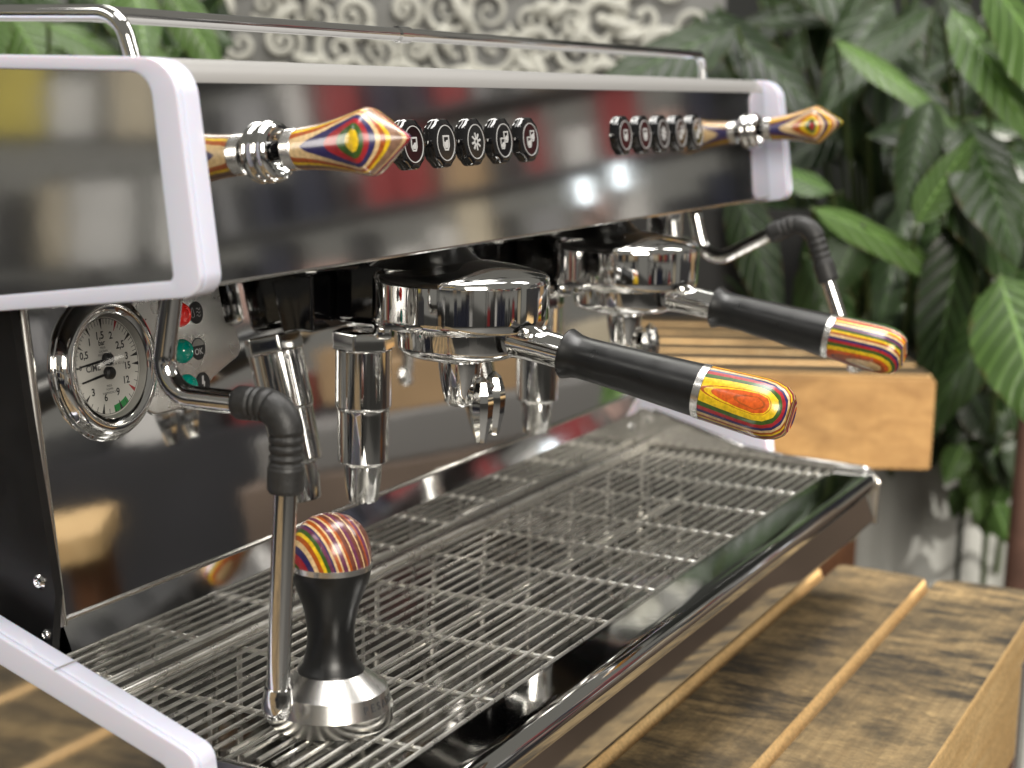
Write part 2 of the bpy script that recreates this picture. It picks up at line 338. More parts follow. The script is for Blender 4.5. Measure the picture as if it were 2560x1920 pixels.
# ------------------------------------------------------------------ setting: floor, walls
b = BM(); b.box((-6000, -6000, -960), (8000, 8000, -900)); fl = structure(b.end('floor', mat('concrete', (0.10, 0.098, 0.095), 0.55, cvar=0.35, bscale=2.5)))
def slab(name, h, r0, r1, z0, z1, m, thick=60, tilt=0.0):
    """upright slab square to the viewing azimuth at horizontal distance h, from r0 to r1 sideways"""
    c = HF*h; e1 = HR; e3 = HF; b = BM()
    b.prism([(r0, z0), (r1, z0), (r1, z1), (r0, z1)], (c, e1, Vector((0, 0, 1)), e3), 0, thick); return b.end(name, m)
WALLM = mat('render_wall', (0.30, 0.30, 0.285), 0.8, cvar=0.25, bscale=5, bump=0.3)
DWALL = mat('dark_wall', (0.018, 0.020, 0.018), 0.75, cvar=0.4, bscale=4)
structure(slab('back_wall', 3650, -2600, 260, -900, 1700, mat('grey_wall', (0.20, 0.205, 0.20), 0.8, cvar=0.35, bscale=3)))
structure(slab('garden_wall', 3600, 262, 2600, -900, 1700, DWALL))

# ------------------------------------------------------------------ table of planks
tab = thing('plank_table', 'weathered plank table carrying the coffee machine, light sawn edges', 'table', (700, 300, -900))
TZ = -100.0
def plank(y0, y1, x0, x1, z1=TZ, th=32, sag=0, m=PLANK, rnd=20, cham=15):
    def ol(dy): return [Vector((a_, c_, 0)) for a_, c_ in fillet([(x0, y0+dy, 4), (x1, y0+dy, rnd), (x1+sag, y1, rnd), (x0, y1, 4)], 5)]
    b = BM(); Z = lambda L_, z: [p+Vector((0, 0, z)) for p in L_]
    b.loft([Z(ol(0), z1-th), Z(ol(0), z1-cham), Z(ol(cham*0.55), z1)])
    o = b.end('plank', m, tab, tab); o.data.materials.append(SAWN)
    for p in o.data.polygons:
        if abs(p.normal.z) < 0.8: p.material_index = 1
        elif 0 < p.normal.z < 0.995: p.material_index = 1
    return o
plank(190, 274.5, -420, 1338, sag=-4, rnd=16, cham=3)
plank(277.5, 358, -420, 1329, sag=3, rnd=7, cham=13)
yy = 361
for k, wdt in enumerate((92, 88, 95, 90, 93)):
    plank(yy, yy+wdt, -420, 1327+random.uniform(-6, 6)); yy += wdt+3
b = BM(); b.box((-400, 190, TZ-108), (1250, 214, TZ-33), 2); b.end('front_rail', SAWN, tab, tab)
b = BM(); b.box((-400, 800, TZ-108), (1250, 824, TZ-33), 2); b.end('back_rail', SAWN, tab, tab)
for lx in (-350, 1165):
    for ly in (216, 776):
        b = BM(); b.box((lx, ly-1 if ly < 500 else ly-1, -900), (lx+70, ly+23, TZ-33), 3); b.end('leg', POSTW, tab, tab)

# ------------------------------------------------------------------ the espresso machine
M = thing('espresso_machine', 'polished two group espresso machine with white framed sides and colourful wooden knobs', 'coffee machine', (900, 600, -100))
GX = (790.0, 1021.0); GY = 433.0
# side panels: white frames with mirror insets
def side_panel(x0, x1, out_face):
    outer = fillet([(419, 303, 17), (405.5, 209, 9), (520, 193.5, 0), (585, 184, 18), (598, 150, 0), (600, 110, 20), (585, 68, 10), (535, 51, 0), (427, 17, 0), (413, 12.5, 9), (402, -60, 10), (400, -97, 4), (905, -97, 10), (905, 303, 24)], 8)
    hole1 = fillet([(431, 297, 11), (420.5, 214.5, 2.5), (520, 200.5, 0), (596, 190, 4), (612, 150, 0), (613, 110, 2), (598, 56, 6), (535, 37, 0), (428, 4.5, 5), (418, -60, 4), (416, -84, 4), (892, -84, 8), (892, 297, 12)], 6)
    t0, t1 = (x0, x0+4) if out_face < 0 else (x1-4, x1)
    b = BM(); b.prism(outer, FX, x0 if out_face > 0 else x0+3.9, x1 if out_face < 0 else x1-3.9, bev=1.6); p = b.end('side_panel', WHITE, M, M)
    b = BM(); b.prism(outer, FX, t0, t1, holes=[hole1], bev=1.2); b.end('face_frame', WHITE, p, M)
    b = BM(); b.prism(hole1, FX, x0+2.4 if out_face < 0 else x1-3.85, x0+3.85 if out_face < 0 else x1-2.4); b.end('mirror_inset', MIRROR, p, M)
    return p
pn = side_panel(525, 540, -1); pf = side_panel(1285, 1300, 1)
for y0, z0, y1, z1 in ((487, 36.8+9, 479, 24),):           # faint seam across the near leg
    b = BM(); b.box((524.2, 488, 37.2), (540.4, 488.7, 37.6)); b.end('seam', HOODT, pn, M)
# hood: mirror fascia leaning back, plain grey rolled top, underside
TA = math.radians(6.8); HN = Vector((0, -math.cos(TA), math.sin(TA))); HU = Vector((0, math.sin(TA), math.cos(TA)))
HB = Vector((0, 421, 213))
def hood(x, up, out=0.0): return HB+Vector((x, 0, 0))+HU*up+HN*out
b = BM(); N = 40
b.loft([[hood(540.5+744*i/N, u, 1.6*math.sin(math.pi*i/N)) for u in (-2, 0, 20, 40, 60, 80.5)] + [hood(540.5+744*i/N, u, -3) for u in (80.5, -2)] for i in range(N+1)])
hoodp = b.end('hood_fascia', MIRROR, M, M)
prof = [(430.6, 293.2), (431.2, 297.0), (433.5, 300.4), (437, 302.4), (441, 303.0), (880, 303.0), (880, 290), (442, 290), (434, 292)]
b = BM(); b.prism(prof, FX, 540.5, 1284.5); b.end('hood_top', HOODT, M, M)
b = BM(); b.prism([(420.4, 210.2), (421.4, 209.2), (423.2, 209.6), (423.8, 216), (421.6, 214)], FX, 540.5, 1284.5); b.end('hood_lip', STEEL, M, M)
b = BM(); b.prism([(423.9, 212), (560, 219), (560, 224), (424.4, 218)], FX, 540.5, 1284.5); b.end('hood_underside', BLKSH, M, M)  # black colour holds the shade under the hood
b = BM(); b.box((560, 570, -70), (1270, 870, 289)); b.end('body_casing', BLKSH, M, M)
# rail round the cup tray
b = BM(); b.tube(bend([((548, 860, 321), 0), ((548, 464, 321), 16), ((548, 457, 300), 0)], 10), 3.6, 14); b.end('cup_rail', CHROME, M, M)
b = BM(); b.tube(bend([((552, 482, 321), 0), ((1279, 482, 322), 26), ((1283, 482, 300), 0)], 10), 3.6, 14); b.end('cup_rail', CHROME, M, M)
b = BM(); b.tube([(800, 482, 321.3), (812, 482, 321.3)], 4.6, 14); b.end('rail_clip', CHROME, M, M)
# buttons
def ngear(r, n=10, dep=0.06, sub=4):
    return [(r*(1-dep*0.5*(1-math.cos(2*math.pi*n*i/(n*sub))))*math.cos(2*math.pi*i/(n*sub)), r*(1-dep*0.5*(1-math.cos(2*math.pi*n*i/(n*sub))))*math.sin(2*math.pi*i/(n*sub))) for i in range(n*sub)]
def cupshape(cx, cy, s, filled):
    o = [(-0.5, 0.6), (0.5, 0.6), (0.5, -0.25), (0.28, -0.6), (-0.28, -0.6), (-0.5, -0.25)]
    k = [(-0.36, 0.46), (0.36, 0.46), (0.36, -0.2), (0.2, -0.46), (-0.2, -0.46), (-0.36, -0.2)]
    l = [(-0.3, -0.15 if not filled else 0.12), (-0.08, -0.05 if not filled else 0.02), (0.08, 0.12 if not filled else 0.22), (0.3, 0.14 if not filled else 0.24), (0.3, -0.18), (0.17, -0.4), (-0.17, -0.4), (-0.3, -0.18)]
    t = lambda P: [(cx+s*a, cy+s*c) for a, c in P]
    return [(t(o), [t(k)]), (t(l), [])]
def button(x, kind):
    O = hood(x, 51.5, -9.6); e1 = Vector((1, 0, 0)); e2 = HU; e3 = HN; fr = (O, e1, e2, e3)
    b = BM(); b.lathe([(6, 8.6), (6, 10)], O, HN, 20, False)
    g0 = ngear(13.2); 
    b.loft([[O+e1*(a*k)+e2*(c*k)+e3*h for a, c in g0] for k, h in ((0.94, 10.2), (0.98, 10.6), (1.0, 11.2), (1.0, 12.6), (0.96, 14.0), (0.80, 14.7), (0.76, 14.5))])
    o = b.end('button', BLKGL, M, M, sharp=50)
    b = BM(); c1 = [(9.3*math.cos(t*math.pi/24), 9.3*math.sin(t*math.pi/24)) for t in range(48)]; c2 = [(a*0.95, c*0.95) for a, c in c1]
    b.prism(c1, fr, 14.55, 14.8, holes=[c2])
    shp = []
    if kind == 0: shp = cupshape(0, 0, 6.0, False)
    if kind == 1: shp = cupshape(0, 0, 6.6, True)
    if kind == 3: shp = cupshape(-1.9, -1.6, 5.2, False)+cupshape(2.3, 1.9, 5.2, False)
    if kind == 4: shp = cupshape(-1.9, -1.6, 5.2, True)+cupshape(2.3, 1.9, 5.2, True)
    for po, ho in shp: b.prism(po, fr, 14.56+0.02*len(ho), 14.85+0.02*len(ho), holes=ho)
    if kind == 2:
        for k in range(8):
            a = k*math.pi/4+0.2; ca, sa = math.cos(a), math.sin(a)
            b.prism([(ca*u-sa*v, sa*u+ca*v) for u, v in ((1.6, -0.55), (4.6, -0.6), (4.9, 0), (4.6, 0.6), (1.6, 0.55))], fr, 14.56, 14.86)
        b.prism([(2.1*math.cos(t*math.pi/10), 2.1*math.sin(t*math.pi/10)) for t in range(20)], fr, 14.57, 14.87, holes=[[(1.2*math.cos(t*math.pi/8), 1.2*math.sin(t*math.pi/8)) for t in range(16)]])
    b.end('icon', PRINT, o, M)
for cx in (784, 1053):
    for k in range(5): button(cx+(k-2)*32.8, k)
# steam knobs: chrome rosette, shaft, steel collar, teardrop of dyed veneer
def knob(x, seq, face, off):
    O = hood(x, 51.0, 0); b = BM()
    b.lathe([(12.6, -0.5), (13.2, 0.8), (13.7, 2.2), (13.8, 3.6), (13.4, 5.2), (12.5, 6.6), (11.2, 7.3), (10.0, 7.0), (8.8, 5.2), (7.4, 3.6), (5.5, 3.2), (5.5, 2.4)], O, HN, 48); p = b.end('steam_knob', CHROME, M, M, sharp=40)
    b = BM(); b.lathe([(4.3, 2), (4.3, 12.5)], O, HN, 24); b.end('shaft', BLKGL, p, M)
    b = BM(); b.lathe([(2, 11.8), (8.6, 11.8), (9.2, 12.4), (9.2, 17.2), (8.8, 17.6)], O, HN, 40); b.end('collar', SPUN if False else RING, p, M)
    pr = [(9.0, 17.6), (9.3, 20), (9.6, 25), (10.2, 31), (11.2, 37.5), (12.6, 44.5), (14.0, 50.5), (14.6, 53), (14.4, 54.8), (13.6, 56.4), (9.5, 62), (5, 67.8), (1.6, 72.4), (0.5, 73.4)]
    d = Vector(face); d = (d-HN*d.dot(HN)).normalized(); c = (O-Vector(M['_base']))
    b = BM(); b.lathe(pr, O, HN, 64); b.end('grip', veneer('veneer_knob', seq, d, c.dot(d)+off), p, M, sharp=24)
tocam = lambda x, y, z: (Vector((0, 0, CAMZ))-Vector((x, y, z))).normalized()
knob(600, [('yellow', .85), ('green', 1.2), ('red', 1.4), ('navy', 1.65), ('cream', 1.25), ('rust', 1.35), ('yellow', 1.25), ('taupe', 3.0), ('cream', 1.0), ('red', 1.2), ('navy', 1.2), ('yellow', 1.2), ('rust', 1.3), ('cream', 1.2), ('green', 1.3), ('brown', 2), ('cream', 1.5), ('yellow', 2)], tocam(600, 370, 285)+Vector((0, 0, 0.10)), 14.65)
knob(1249, [('red', .4), ('green', .8), ('yellow', 1.1), ('rust', 1.3), ('cream', 1.3), ('navy', 1.0), ('brown', 1.3), ('yellow', 1.2), ('rust', 1.3), ('cream', 1.3), ('purple', 1.3), ('green', 1.3), ('yellow', 1.3), ('red', 1.3), ('cream', 2), ('navy', 2), ('rust', 3)], tocam(1249, 370, 285)+Vector((0.05, 0, -0.02)), 14.65)
# backsplash leaning back, with its side beads and the black upright beside it
BA = math.radians(7.2); BN = Vector((0, -math.cos(BA), math.sin(BA))); BU = Vector((0, math.sin(BA), math.cos(BA))); BB = Vector((0, 522, 42.2))
def bs(x, up, out=0.0): return BB+Vector((x, 0, 0))+BU*up+BN*out
b = BM(); NX, NU = 60, 24; rows = []
for j in range(NU+1):
    up = 190*j/NU; row = []
    for i in range(NX+1):
        x = 565+695*i/NX; w = max(0, 1-((x-565)/70)**2)*0 + 0.22*math.sin((x-565)/115+0.6)*math.sin(up/70+0.5)
        row.append(bs(x, up, w))
    rows.append(row)
b.loft(rows, closed=False, cap=False)
b.b.faces.ensure_lookup_table(); spl = b.end('backsplash', PANELM, M, M)
b = BM(); b.tube([bs(564, -2, 1), bs(564, 60, 1.2), bs(564, 190, 1.2)], 3.2, 14); b.end('edge_bead', STEEL, M, M)
b = BM(); b.tube([bs(565, 0, 0.3), bs(1262, 0, 0.3)], 1.4, 10); b.end('edge_bead', STEEL, M, M)
b = BM(); b.prism([(516, 28), (522, 42), (524, 42), (518, 27)], FX, 566, 1262); b.end('wall_flange', CHROME, M, M)
b = BM(); b.prism([(516, -62), (516, 28), (520, 28), (520, -62)], FX, 560, 1262); b.end('tray_back_wall', CHROME, M, M)
b = BM(); b.prism([(512.5, 60), (517, 20), (518, -60), (549, -60), (552, 240), (543, 240)], FX, 552, 557); up_ = b.end('side_upright', BLKSH, M, M)
b = BM(); b.prism([(549.5, -60), (551.5, -60), (554.5, 240), (552.5, 240)], FX, 549, 557.5); b.end('upright_edge', STEEL, up_, M)
b = BM(); b.prism([(553, -60), (580, -60), (600, 240), (556, 240)], FX, 552.5, 560); b.end('upright_panel', mat('graphite_sheet', (0.012, 0.013, 0.016), 0.3), up_, M)
for sy, sz in ((521.5, 65), (518.5, 40)):
    r = 3.6 if sz > 50 else 2.6
    b = BM(); b.lathe([(r, 0), (r*0.98, 0.7), (r*0.7, 1.6), (r*0.45, 1.7), (r*0.42, 0.8)], (552, sy, sz), (-1, 0, 0), 24); b.end('screw', CHROME, up_, M)
# pressure gauge
GO = bs(616, 114.0, 0); gf = lambda h: (GO+BN*h, Vector((1, 0, 0)), BU, BN)
b = BM(); b.lathe([(36.6, -1), (36.8, 0.6), (36.4, 1.4), (35.4, 1.7), (35.5, 2.4), (34.6, 4.4), (32.8, 6.2), (30.6, 7.0), (28.6, 6.8), (26.8, 6.2), (25.8, 5.6), (25.6, 0.5)], GO, BN, 72, False); gp = b.end('pressure_gauge', CHROME, M, M, sharp=30)
b = BM(); b.lathe([(0.02, 1.5), (25.4, 1.5), (25.4, 0.7), (0.02, 0.7)], GO, BN, 72); b.end('dial', DIAL, gp, M)
b = BM(); b.lathe([(25.5, 5.3), (25.2, 5.3), (24.2, 3.0), (24.2, 1.6), (25.5, 1.6)], GO, BN, 72, False); b.end('dial_wall', mat('dial_wall', (0.42, 0.41, 0.38), 0.4), gp, M)
b = BM(); b.lathe([(25.6, 5.4), (0.02, 5.4)], GO, BN, 64, False); b.end('glass', GLASS, gp, M)
f4 = gf(1.58)
def pol(r, a): return (r*math.cos(math.radians(a)), r*math.sin(math.radians(a)))
def tick(b, a, r0, r1, w0, w1):
    ca, sa = pol(1, a); P = lambda r, w: (ca*r-sa*w, sa*r+ca*w)
    b.prism([P(r0, -w0), P(r1, -w1), P(r1, w1), P(r0, w0)], f4, 0, 0.06)
bk, rd, gn = BM(), BM(), BM()
up_a = [180-i*(172/6) for i in range(7)]                       # 0 .. 3 bar over the top half
for i in range(31):
    a = 176-i*(168/30)
    if i % 5: tick(bk, a, 20.6, 23.3, 0.14, 0.14)
    else: tick(rd if i == 20 else bk, a, 18.2, 23.4, 0.08, 0.95)
for i in range(16):
    a = -4-i*(168/15)
    if i in (0, 6, 9, 12): tick(bk, a, 18.6, 23.4, 0.08, 0.95)
    elif i == 3: tick(rd, a, 18.2, 23.4, 0.08, 1.0)
    else: tick(bk, a, 21.0, 23.3, 0.14, 0.14)
for a in range(-84, -56, 2):
    p = [pol(19.9, a), pol(19.9, a+2.05), pol(23.3, a+2.05), pol(23.3, a)]; gn.prism(p, f4, -0.02, 0.03)
c0 = [pol(23.6, a*5) for a in range(72)]; bk.prism(c0, f4, 0, 0.05, holes=[[pol(23.35, a*5) for a in range(72)]])
dp = bk.end('scale_marks', INK, gp, M); rd.end('red_marks', REDINK, gp, M); gn.end('green_band', GRNINK, gp, M)
for t, a, r, s in (('0,5', 155, 16.4, 5.0), ('1', 128, 16.3, 5.0), ('1,5', 99, 15.4, 5.2), ('2', 69, 15.4, 5.0), ('2,5', 38, 14.6, 5.2), ('3', 11, 15.6, 5.0), ('15', -7, 15.2, 5.0), ('12', -34, 15.6, 5.0), ('9', -66, 15.0, 5.2), ('6', -101, 15.6, 5.0), ('3', -135, 16.2, 5.0), ('0', 176, 18.4, 3.2)):
    x, y = pol(r, a); text_mesh(t, s, (f4[0]+f4[1]*x+f4[2]*y, f4[1], f4[2], f4[3]), INK, 'numeral', gp, M, lift=0.05)
for t, x, y, s in (('bar', -1.5, 11.6, 3.6), ('PRESS.', -1, 9.2, 1.5), ('CALDAIA', -1, 7.5, 1.5), ('KESSELDRUCK', 0, 5.8, 1.5), ('CIME', -9.5, 0.1, 4.6), ('mod. A  Kl 1,6', 7.6, 0.2, 1.9), ('PRESS.', 0.5, -9.8, 1.5), ('POMPA', 0.5, -11.5, 1.5), ('PUMPENDRUCK', 0.5, -13.2, 1.5)):
    text_mesh(t, s, (f4[0]+f4[1]*x+f4[2]*y, f4[1], f4[2], f4[3]), INK if t != 'CIME' else mat('grey_print', (0.12, 0.12, 0.12), 0.5), 'lettering', gp, M, lift=0.05)
for cy, a in ((3.4, 184), (-3.4, 187)):
    f = gf(2.9); O2 = f[0]+f[2]*cy; ca, sa = pol(1, a); P = lambda r, w: (ca*r-sa*w, sa*r+ca*w)
    b = BM(); b.prism([P(-1, -0.7), P(19.5, -0.4), P(19.5, 0.4), P(-1, 0.7)], (O2, f[1], f[2], f[3]), -0.2, 0.2); b.lathe([(3.1, -1.0), (3.1, 1.4), (2.4, 2.2), (0.5, 2.4)], O2, BN, 28); b.end('needle', INK, gp, M)
# warning lamps, their symbols and the raised plate behind them
LP = [(676, 132.5, REDL, 'drop'), (674.5, 113.5, TEALL, 'ok'), (675, 95.0, TEALL, 'bolt')]
out = fillet([(640, 84, 10), (676, 84, 8), (700, 97, 12), (726, 106, 6), (722, 122, 6), (714, 124, 4), (711, 148, 4), (640, 150, 4)], 5)
b = BM(); b.prism([(a-640, c) for a, c in out], (bs(640, 0, 0), Vector((1, 0, 0)), BU, BN), -0.5, 1.6, bev=1.2); lpn = b.end('lamp_plate', mat('satin_plate', (0.70, 0.70, 0.69), 0.22, 1.0, rvar=0.08, bscale=50), M, M)
for x, u, lm, sym in LP:
    O = bs(x, u, 1.6)
    b = BM(); b.lathe([(6.4, -0.3), (6.4, 1.0), (6.0, 2.2), (5.0, 3.6), (4.2, 3.9), (4.0, 3.6), (3.2, 4.4), (2.9, 4.1), (2.0, 4.8), (0.1, 5.1)], O, BN, 36); b.end('indicator_lamp', lm, M, M, sharp=20)
    O = bs(x+13.2, u-0.4, 1.62); f = (O, Vector((1, 0, 0)), BU, BN)
    b = BM(); b.prism([(5.9*math.cos(t*math.pi/20), 5.9*math.sin(t*math.pi/20)) for t in range(40)], f, -0.1, 0.25); s_ = b.end('symbol_disc', INK, M, M)
    f2 = (O+BN*0.3, f[1], f[2], f[3])
    if sym == 'ok':
        text_mesh('OK', 4.6, (f2[0]-f2[2]*1.6, f2[1], f2[2], f2[3]), PRINT, 'lettering', s_, M)
        b = BM(); b.prism([(5.3*math.cos(math.radians(t)), 5.3*math.sin(math.radians(t))) for t in range(18, 163, 6)], f2, 0, 0.04); b.end('level_mark', mat('grey_mark', (0.35, 0.35, 0.34), 0.3, 0.8), s_, M)
    elif sym == 'bolt':
        b = BM(); b.prism([(-0.3, 4), (1.2, 4), (0.9, 0.9), (2.0, 0.9), (0.2, -4.2), (0.5, -0.4), (-0.9, -0.4)], f2, 0, 0.05); b.end('bolt_mark', PRINT, s_, M)
    else:
        b = BM()
        for dy in (-1.8, 0, 1.8): b.tube([f2[0]+f2[1]*(0.2+k*0.42)+f2[2]*(dy+0.6*math.sin(k*0.9)) for k in range(9)], 0.18, 6)
        b.tube([f2[0]+f2[1]*(-3.0+1.3*math.sin(a))+f2[2]*(-0.8-1.6*math.cos(a)+(2.0 if a > 2.6 and a < 3.7 else 0)) for a in [k*0.35 for k in range(19)]], 0.16, 6); b.end('steam_mark', PRINT, s_, M)
# group heads
def group_head(gx, gy):
    b = BM(); O = (gx, gy, 0)
    b.lathe([(35, 163.8), (44.6, 163.8), (47.2, 164.6), (48.6, 166.8), (49.0, 170), (49.0, 188.5), (48.5, 191.2), (47.0, 193.0), (43, 194.4), (38, 195.8), (28, 197.6), (15, 199.4), (0.5, 200.4)], O, (0, 0, 1), 80, False)
    b.lathe([(34, 196.0), (30, 198.6), (25, 202), (20.5, 206.5), (18, 211), (17, 216.5)], (gx, gy+21, 0), (0, 0, 1), 56, False)
    g = b.end('group_head', CHROME, M, M, sharp=40)
    b = BM(); b.box((gx-16, gy+8, 200), (gx+16, 548, 217.5), 5, 3); b.end('arm', CHROME, g, M, sharp=50)
    b = BM(); b.box((gx-12, 521, 186.5), (gx+38, 546, 193), 2.5, 3); b.end('mount_cap', CHROME, g, M, sharp=50)
    b = BM(); b.box((gx-9, 525, 152), (gx+36, 545, 186), 2, 2); b.end('mount_plate', BLKGL, g, M, sharp=50)  # black gloss puts the chrome's dark reflection into the colour
    b = BM(); b.box((gx+12, 486, 156), (gx+40, 526, 196), 5, 3); b.end('valve_body', BLKGL, g, M, sharp=50)  # black in place of chrome, for its dark reflection
    b = BM(); b.lathe([(1, 166.4), (37.5, 166.4), (37.5, 165), (1, 165)], O, (0, 0, 1), 60); b.end('gasket_ring', BLKSH, g, M)
    # drain tube behind the group
    dx, dy = gx+11, 503
    b = BM(); b.lathe([(16.7, 143.0), (16.4, 142.0), (16.4, 109.5), (16.0, 108.0), (15.4, 107.2), (15.2, 105.0), (14.7, 76.6), (14.0, 75.4), (11.4, 74.6), (11.0, 73.5), (10.4, 62.0), (8.9, 52.5), (8.0, 51.6), (5.6, 51.6), (5.4, 60.0)], (dx, dy, 0), (0, 0, 1), 48, False); d = b.end('drain_tube', CHROME, g, M, sharp=30)
    hx = [(18.6*math.cos(math.pi/3*k+0.25), 18.6*math.sin(math.pi/3*k+0.25), 2.2) for k in range(6)]; ho = fillet(hx, 4)
    b = BM(); b.prism(ho, (Vector((dx, dy, 0)), Vector((1, 0, 0)), Vector((0, 1, 0)), Vector((0, 0, 1))), 142.5, 153.5, bev=1.2); b.end('hex_nut', CHROME, g, M, sharp=25)
    b = BM()
    for k in range(6):
        a = k*math.pi/3+0.1; c, s_ = math.cos(a), math.sin(a); b.box((-2.6, -0.9, 52.5), (2.6, 0.9, 64), 0.8, 2)
        for v in b.b.verts[-0:]: pass
    b.b.free()
    return g
for gx in GX: group_head(gx, GY)
# a hex fitting under the hood at the far wand
hx = fillet([(15*math.cos(math.pi/3*k+0.5), 15*math.sin(math.pi/3*k+0.5), 2) for k in range(6)], 3)
b = BM(); b.prism(hx, (Vector((1222, 486, 0)), Vector((1, 0, 0)), Vector((0, 1, 0)), Vector((0, 0, 1))), 176, 205, bev=1.5); b.lathe([(10, 204), (10, 226)], (1222, 486, 0), (0, 0, 1), 24); b.end('wand_fitting', CHROME, M, M, sharp=25)
b = BM(); b.prism([(a*1.0, c) for a, c in hx], (Vector((574, 470, 0)), Vector((1, 0, 0)), Vector((0, 1, 0)), Vector((0, 0, 1))), 208, 226, bev=1.5); b.end('wand_fitting', CHROME, M, M, sharp=25)
# steam wands
def wand(pts, rub, low, tipz, name='steam_wand'):
    b = BM(); b.tube(bend(pts, 10), 5.3, 20); w = b.end(name, CHROME if True else STEEL, M, M)
    path = bend(rub, 14); L = [0]
    for p, q in zip(path, path[1:]): L.append(L[-1]+(Vector(q)-Vector(p)).length)
    dense = []; rr = []; n = 90
    for k in range(n+1):
        s = L[-1]*k/n; i = max(j for j in range(len(L)) if L[j] <= s+1e-9); i = min(i, len(path)-2); f = (s-L[i])/max(1e-6, L[i+1]-L[i])
        dense.append(Vector(path[i]).lerp(Vector(path[i+1]), f)); u = s/L[-1]; r = 7.6+0.5*(u > 0.80)
        for g in (0.16, 0.22, 0.28, 0.56, 0.63, 0.70, 0.76):
            if abs(u-g) < 0.012: r -= 0.75
        if u < 0.02 or u > 0.985: r -= 0.7
        rr.append(r)
    b = BM(); b.tube(dense, rr, 24); b.end('rubber_grip', RUBBER, w, M, sharp=50)
    A, B = Vector(low[0]), Vector(low[1]); ax = (B-A).normalized(); ln = (B-A).length
    b = BM(); b.lathe([(5.2, -6), (5.2, ln-12), (5.4, ln-11.6)], A, ax, 24); b.end('wand_tube', CHROME, w, M)
    b = BM(); b.lathe([(4.9, ln-12.4), (6.1, ln-12), (6.3, ln-9), (7.0, ln-5), (6.9, ln-1.5), (5.4, ln+1.6), (2.6, ln+3.0), (0.2, ln+3.2)], A, ax, 24); b.end('tip', CHROME, w, M)
    return w
wand([((574, 457, 222), 0), ((574, 468, 155.5), 16), ((574, 420, 156), 0)], [((574, 425, 156), 0), ((574, 399, 157), 20), ((574, 400, 119), 0)], [(574, 400, 120), (574, 405, 17)], 15)
wand([((1225, 467, 216), 0), ((1225, 451, 157), 17), ((1225, 396, 188), 0)], [((1225, 400, 185.6), 0), ((1225, 369, 200), 20), ((1225, 351, 152), 0)], [(1225, 352, 154), (1225, 325, 87)], 80)

# drip tray: lip with rolled nose, apron, end walls, pan
lip = [(345, -44), (345, -1.0), (344, 0)] + [(343-20*k/6, 0) for k in range(7)] + [(321.5-8.5*math.sin(math.pi/2*k/8), -8.5+8.5*math.cos(math.pi/2*k/8)) for k in range(1, 9)] + [(313.6, -12), (316.0, -14.5), (316.4, -16), (312.9, -37.0), (313.5, -39), (315.4, -38.5), (319, -16), (322, -3), (342, -3), (342.5, -44)]
b = BM(); b.prism(lip, FX, 556, 1258.5); b.end('front_lip', mat('lip_steel', (0.70, 0.70, 0.69), 0.045, 1.0, bump=0.12, bscale=10), M, M, sharp=30)
b = BM(); b.prism(fillet([(312.5, -41, 1), (311.5, -6, 8), (320, 1.8, 8), (392, 3.4, 40), (420, 6.0, 20), (512, 30, 2), (521, 30, 2), (521, -60, 2), (330, -60, 5), (318, -41, 2)], 6), FX, 1258.5, 1261.5, bev=0.8); b.end('tray_end_wall', STEEL, M, M, sharp=40)
b = BM(); b.tube(bend([((1260, 505, 28.5), 0), ((1260, 424, 7.0), 30), ((1260, 390, 3.6), 30), ((1260, 321, 2.2), 10), ((1260, 312, -7), 9), ((1260, 313, -41), 0)], 8), 2.0, 10); b.end('rim_bead', STEEL, M, M)
b = BM(); b.prism([(345, -1), (345, -46), (516, -46), (516, -1), (513, -1), (513, -43), (348, -43), (348, -1)], FX, 558, 1258); b.end('drip_pan', TRAYM, M, M)
b = BM(); b.box((552, 316, -46), (557, 516, -1), 1); b.end('tray_end_wall', STEEL, M, M)
b = BM(); b.prism([(372, -97), (372, -60), (345, -46), (345, -44), (520, -44), (520, -97)], FX, 566, 1256); b.end('lower_fascia', MIRROR, M, M)
b = BM(); b.prism([(504, -3), (509, 0.2), (513, 0.2), (513, -3)], FX, 559, 1256); b.end('rear_ledge', STEEL, M, M)
b = BM(); b.tube([(560, 509, 0.6), (1257, 509, 0.6)], 2.2, 12); b.end('rear_bar', WIRE, M, M)
for fx in (620, 1235):
    b = BM(); b.lathe([(16, -99.8), (17, -98.8), (17, -96.5), (12, -95)], (fx, 480, 0), (0, 0, 1), 24); b.end('foot', BLKSH, M, M)
b = BM(); b.lathe([(1.2, 0), (3.4, 0), (3.2, 1.2), (2.2, 2.0), (0.2, 2.2)], (1241, 515.5, 17), (0, -1, 0), 20); b.end('screw', CHROME, M, M)

# ------------------------------------------------------------------ drip grate: a lift-out wire grid of its own
G = thing('drip_grate', 'stainless wire grate lying in the machine drip tray', 'grate', (910, 425, -43))
wy = [349+8.15*k for k in range(20)]
for y in wy:
    b = BM(); b.tube([(561, y, -1.0), (1249, y, -1.0)], 1.05, 8); b.end('wire', WIRE, G, G)
rods = [542.5+69.75*k for k in range(11)]
for x in rods[1:]:
    b = BM(); b.tube(bend([((x, 505, -37), 0), ((x, 505.5, -3.6), 5), ((x, 346.5, -3.6), 7), ((x, 346.0, -18), 0)], 6), 1.5, 10); b.end('cross_rod', WIRE, G, G)
    b = BM(); b.tube([(x-2.2, 470, -36), (x-2.2, 470, -4.5)], 1.1, 8); b.end('leg', WIRE, G, G)
for y in (360, 470):
    b = BM(); b.tube([(565, y, -37), (1245, y, -37)], 1.4, 8); b.end('base_wire', WIRE, G, G)

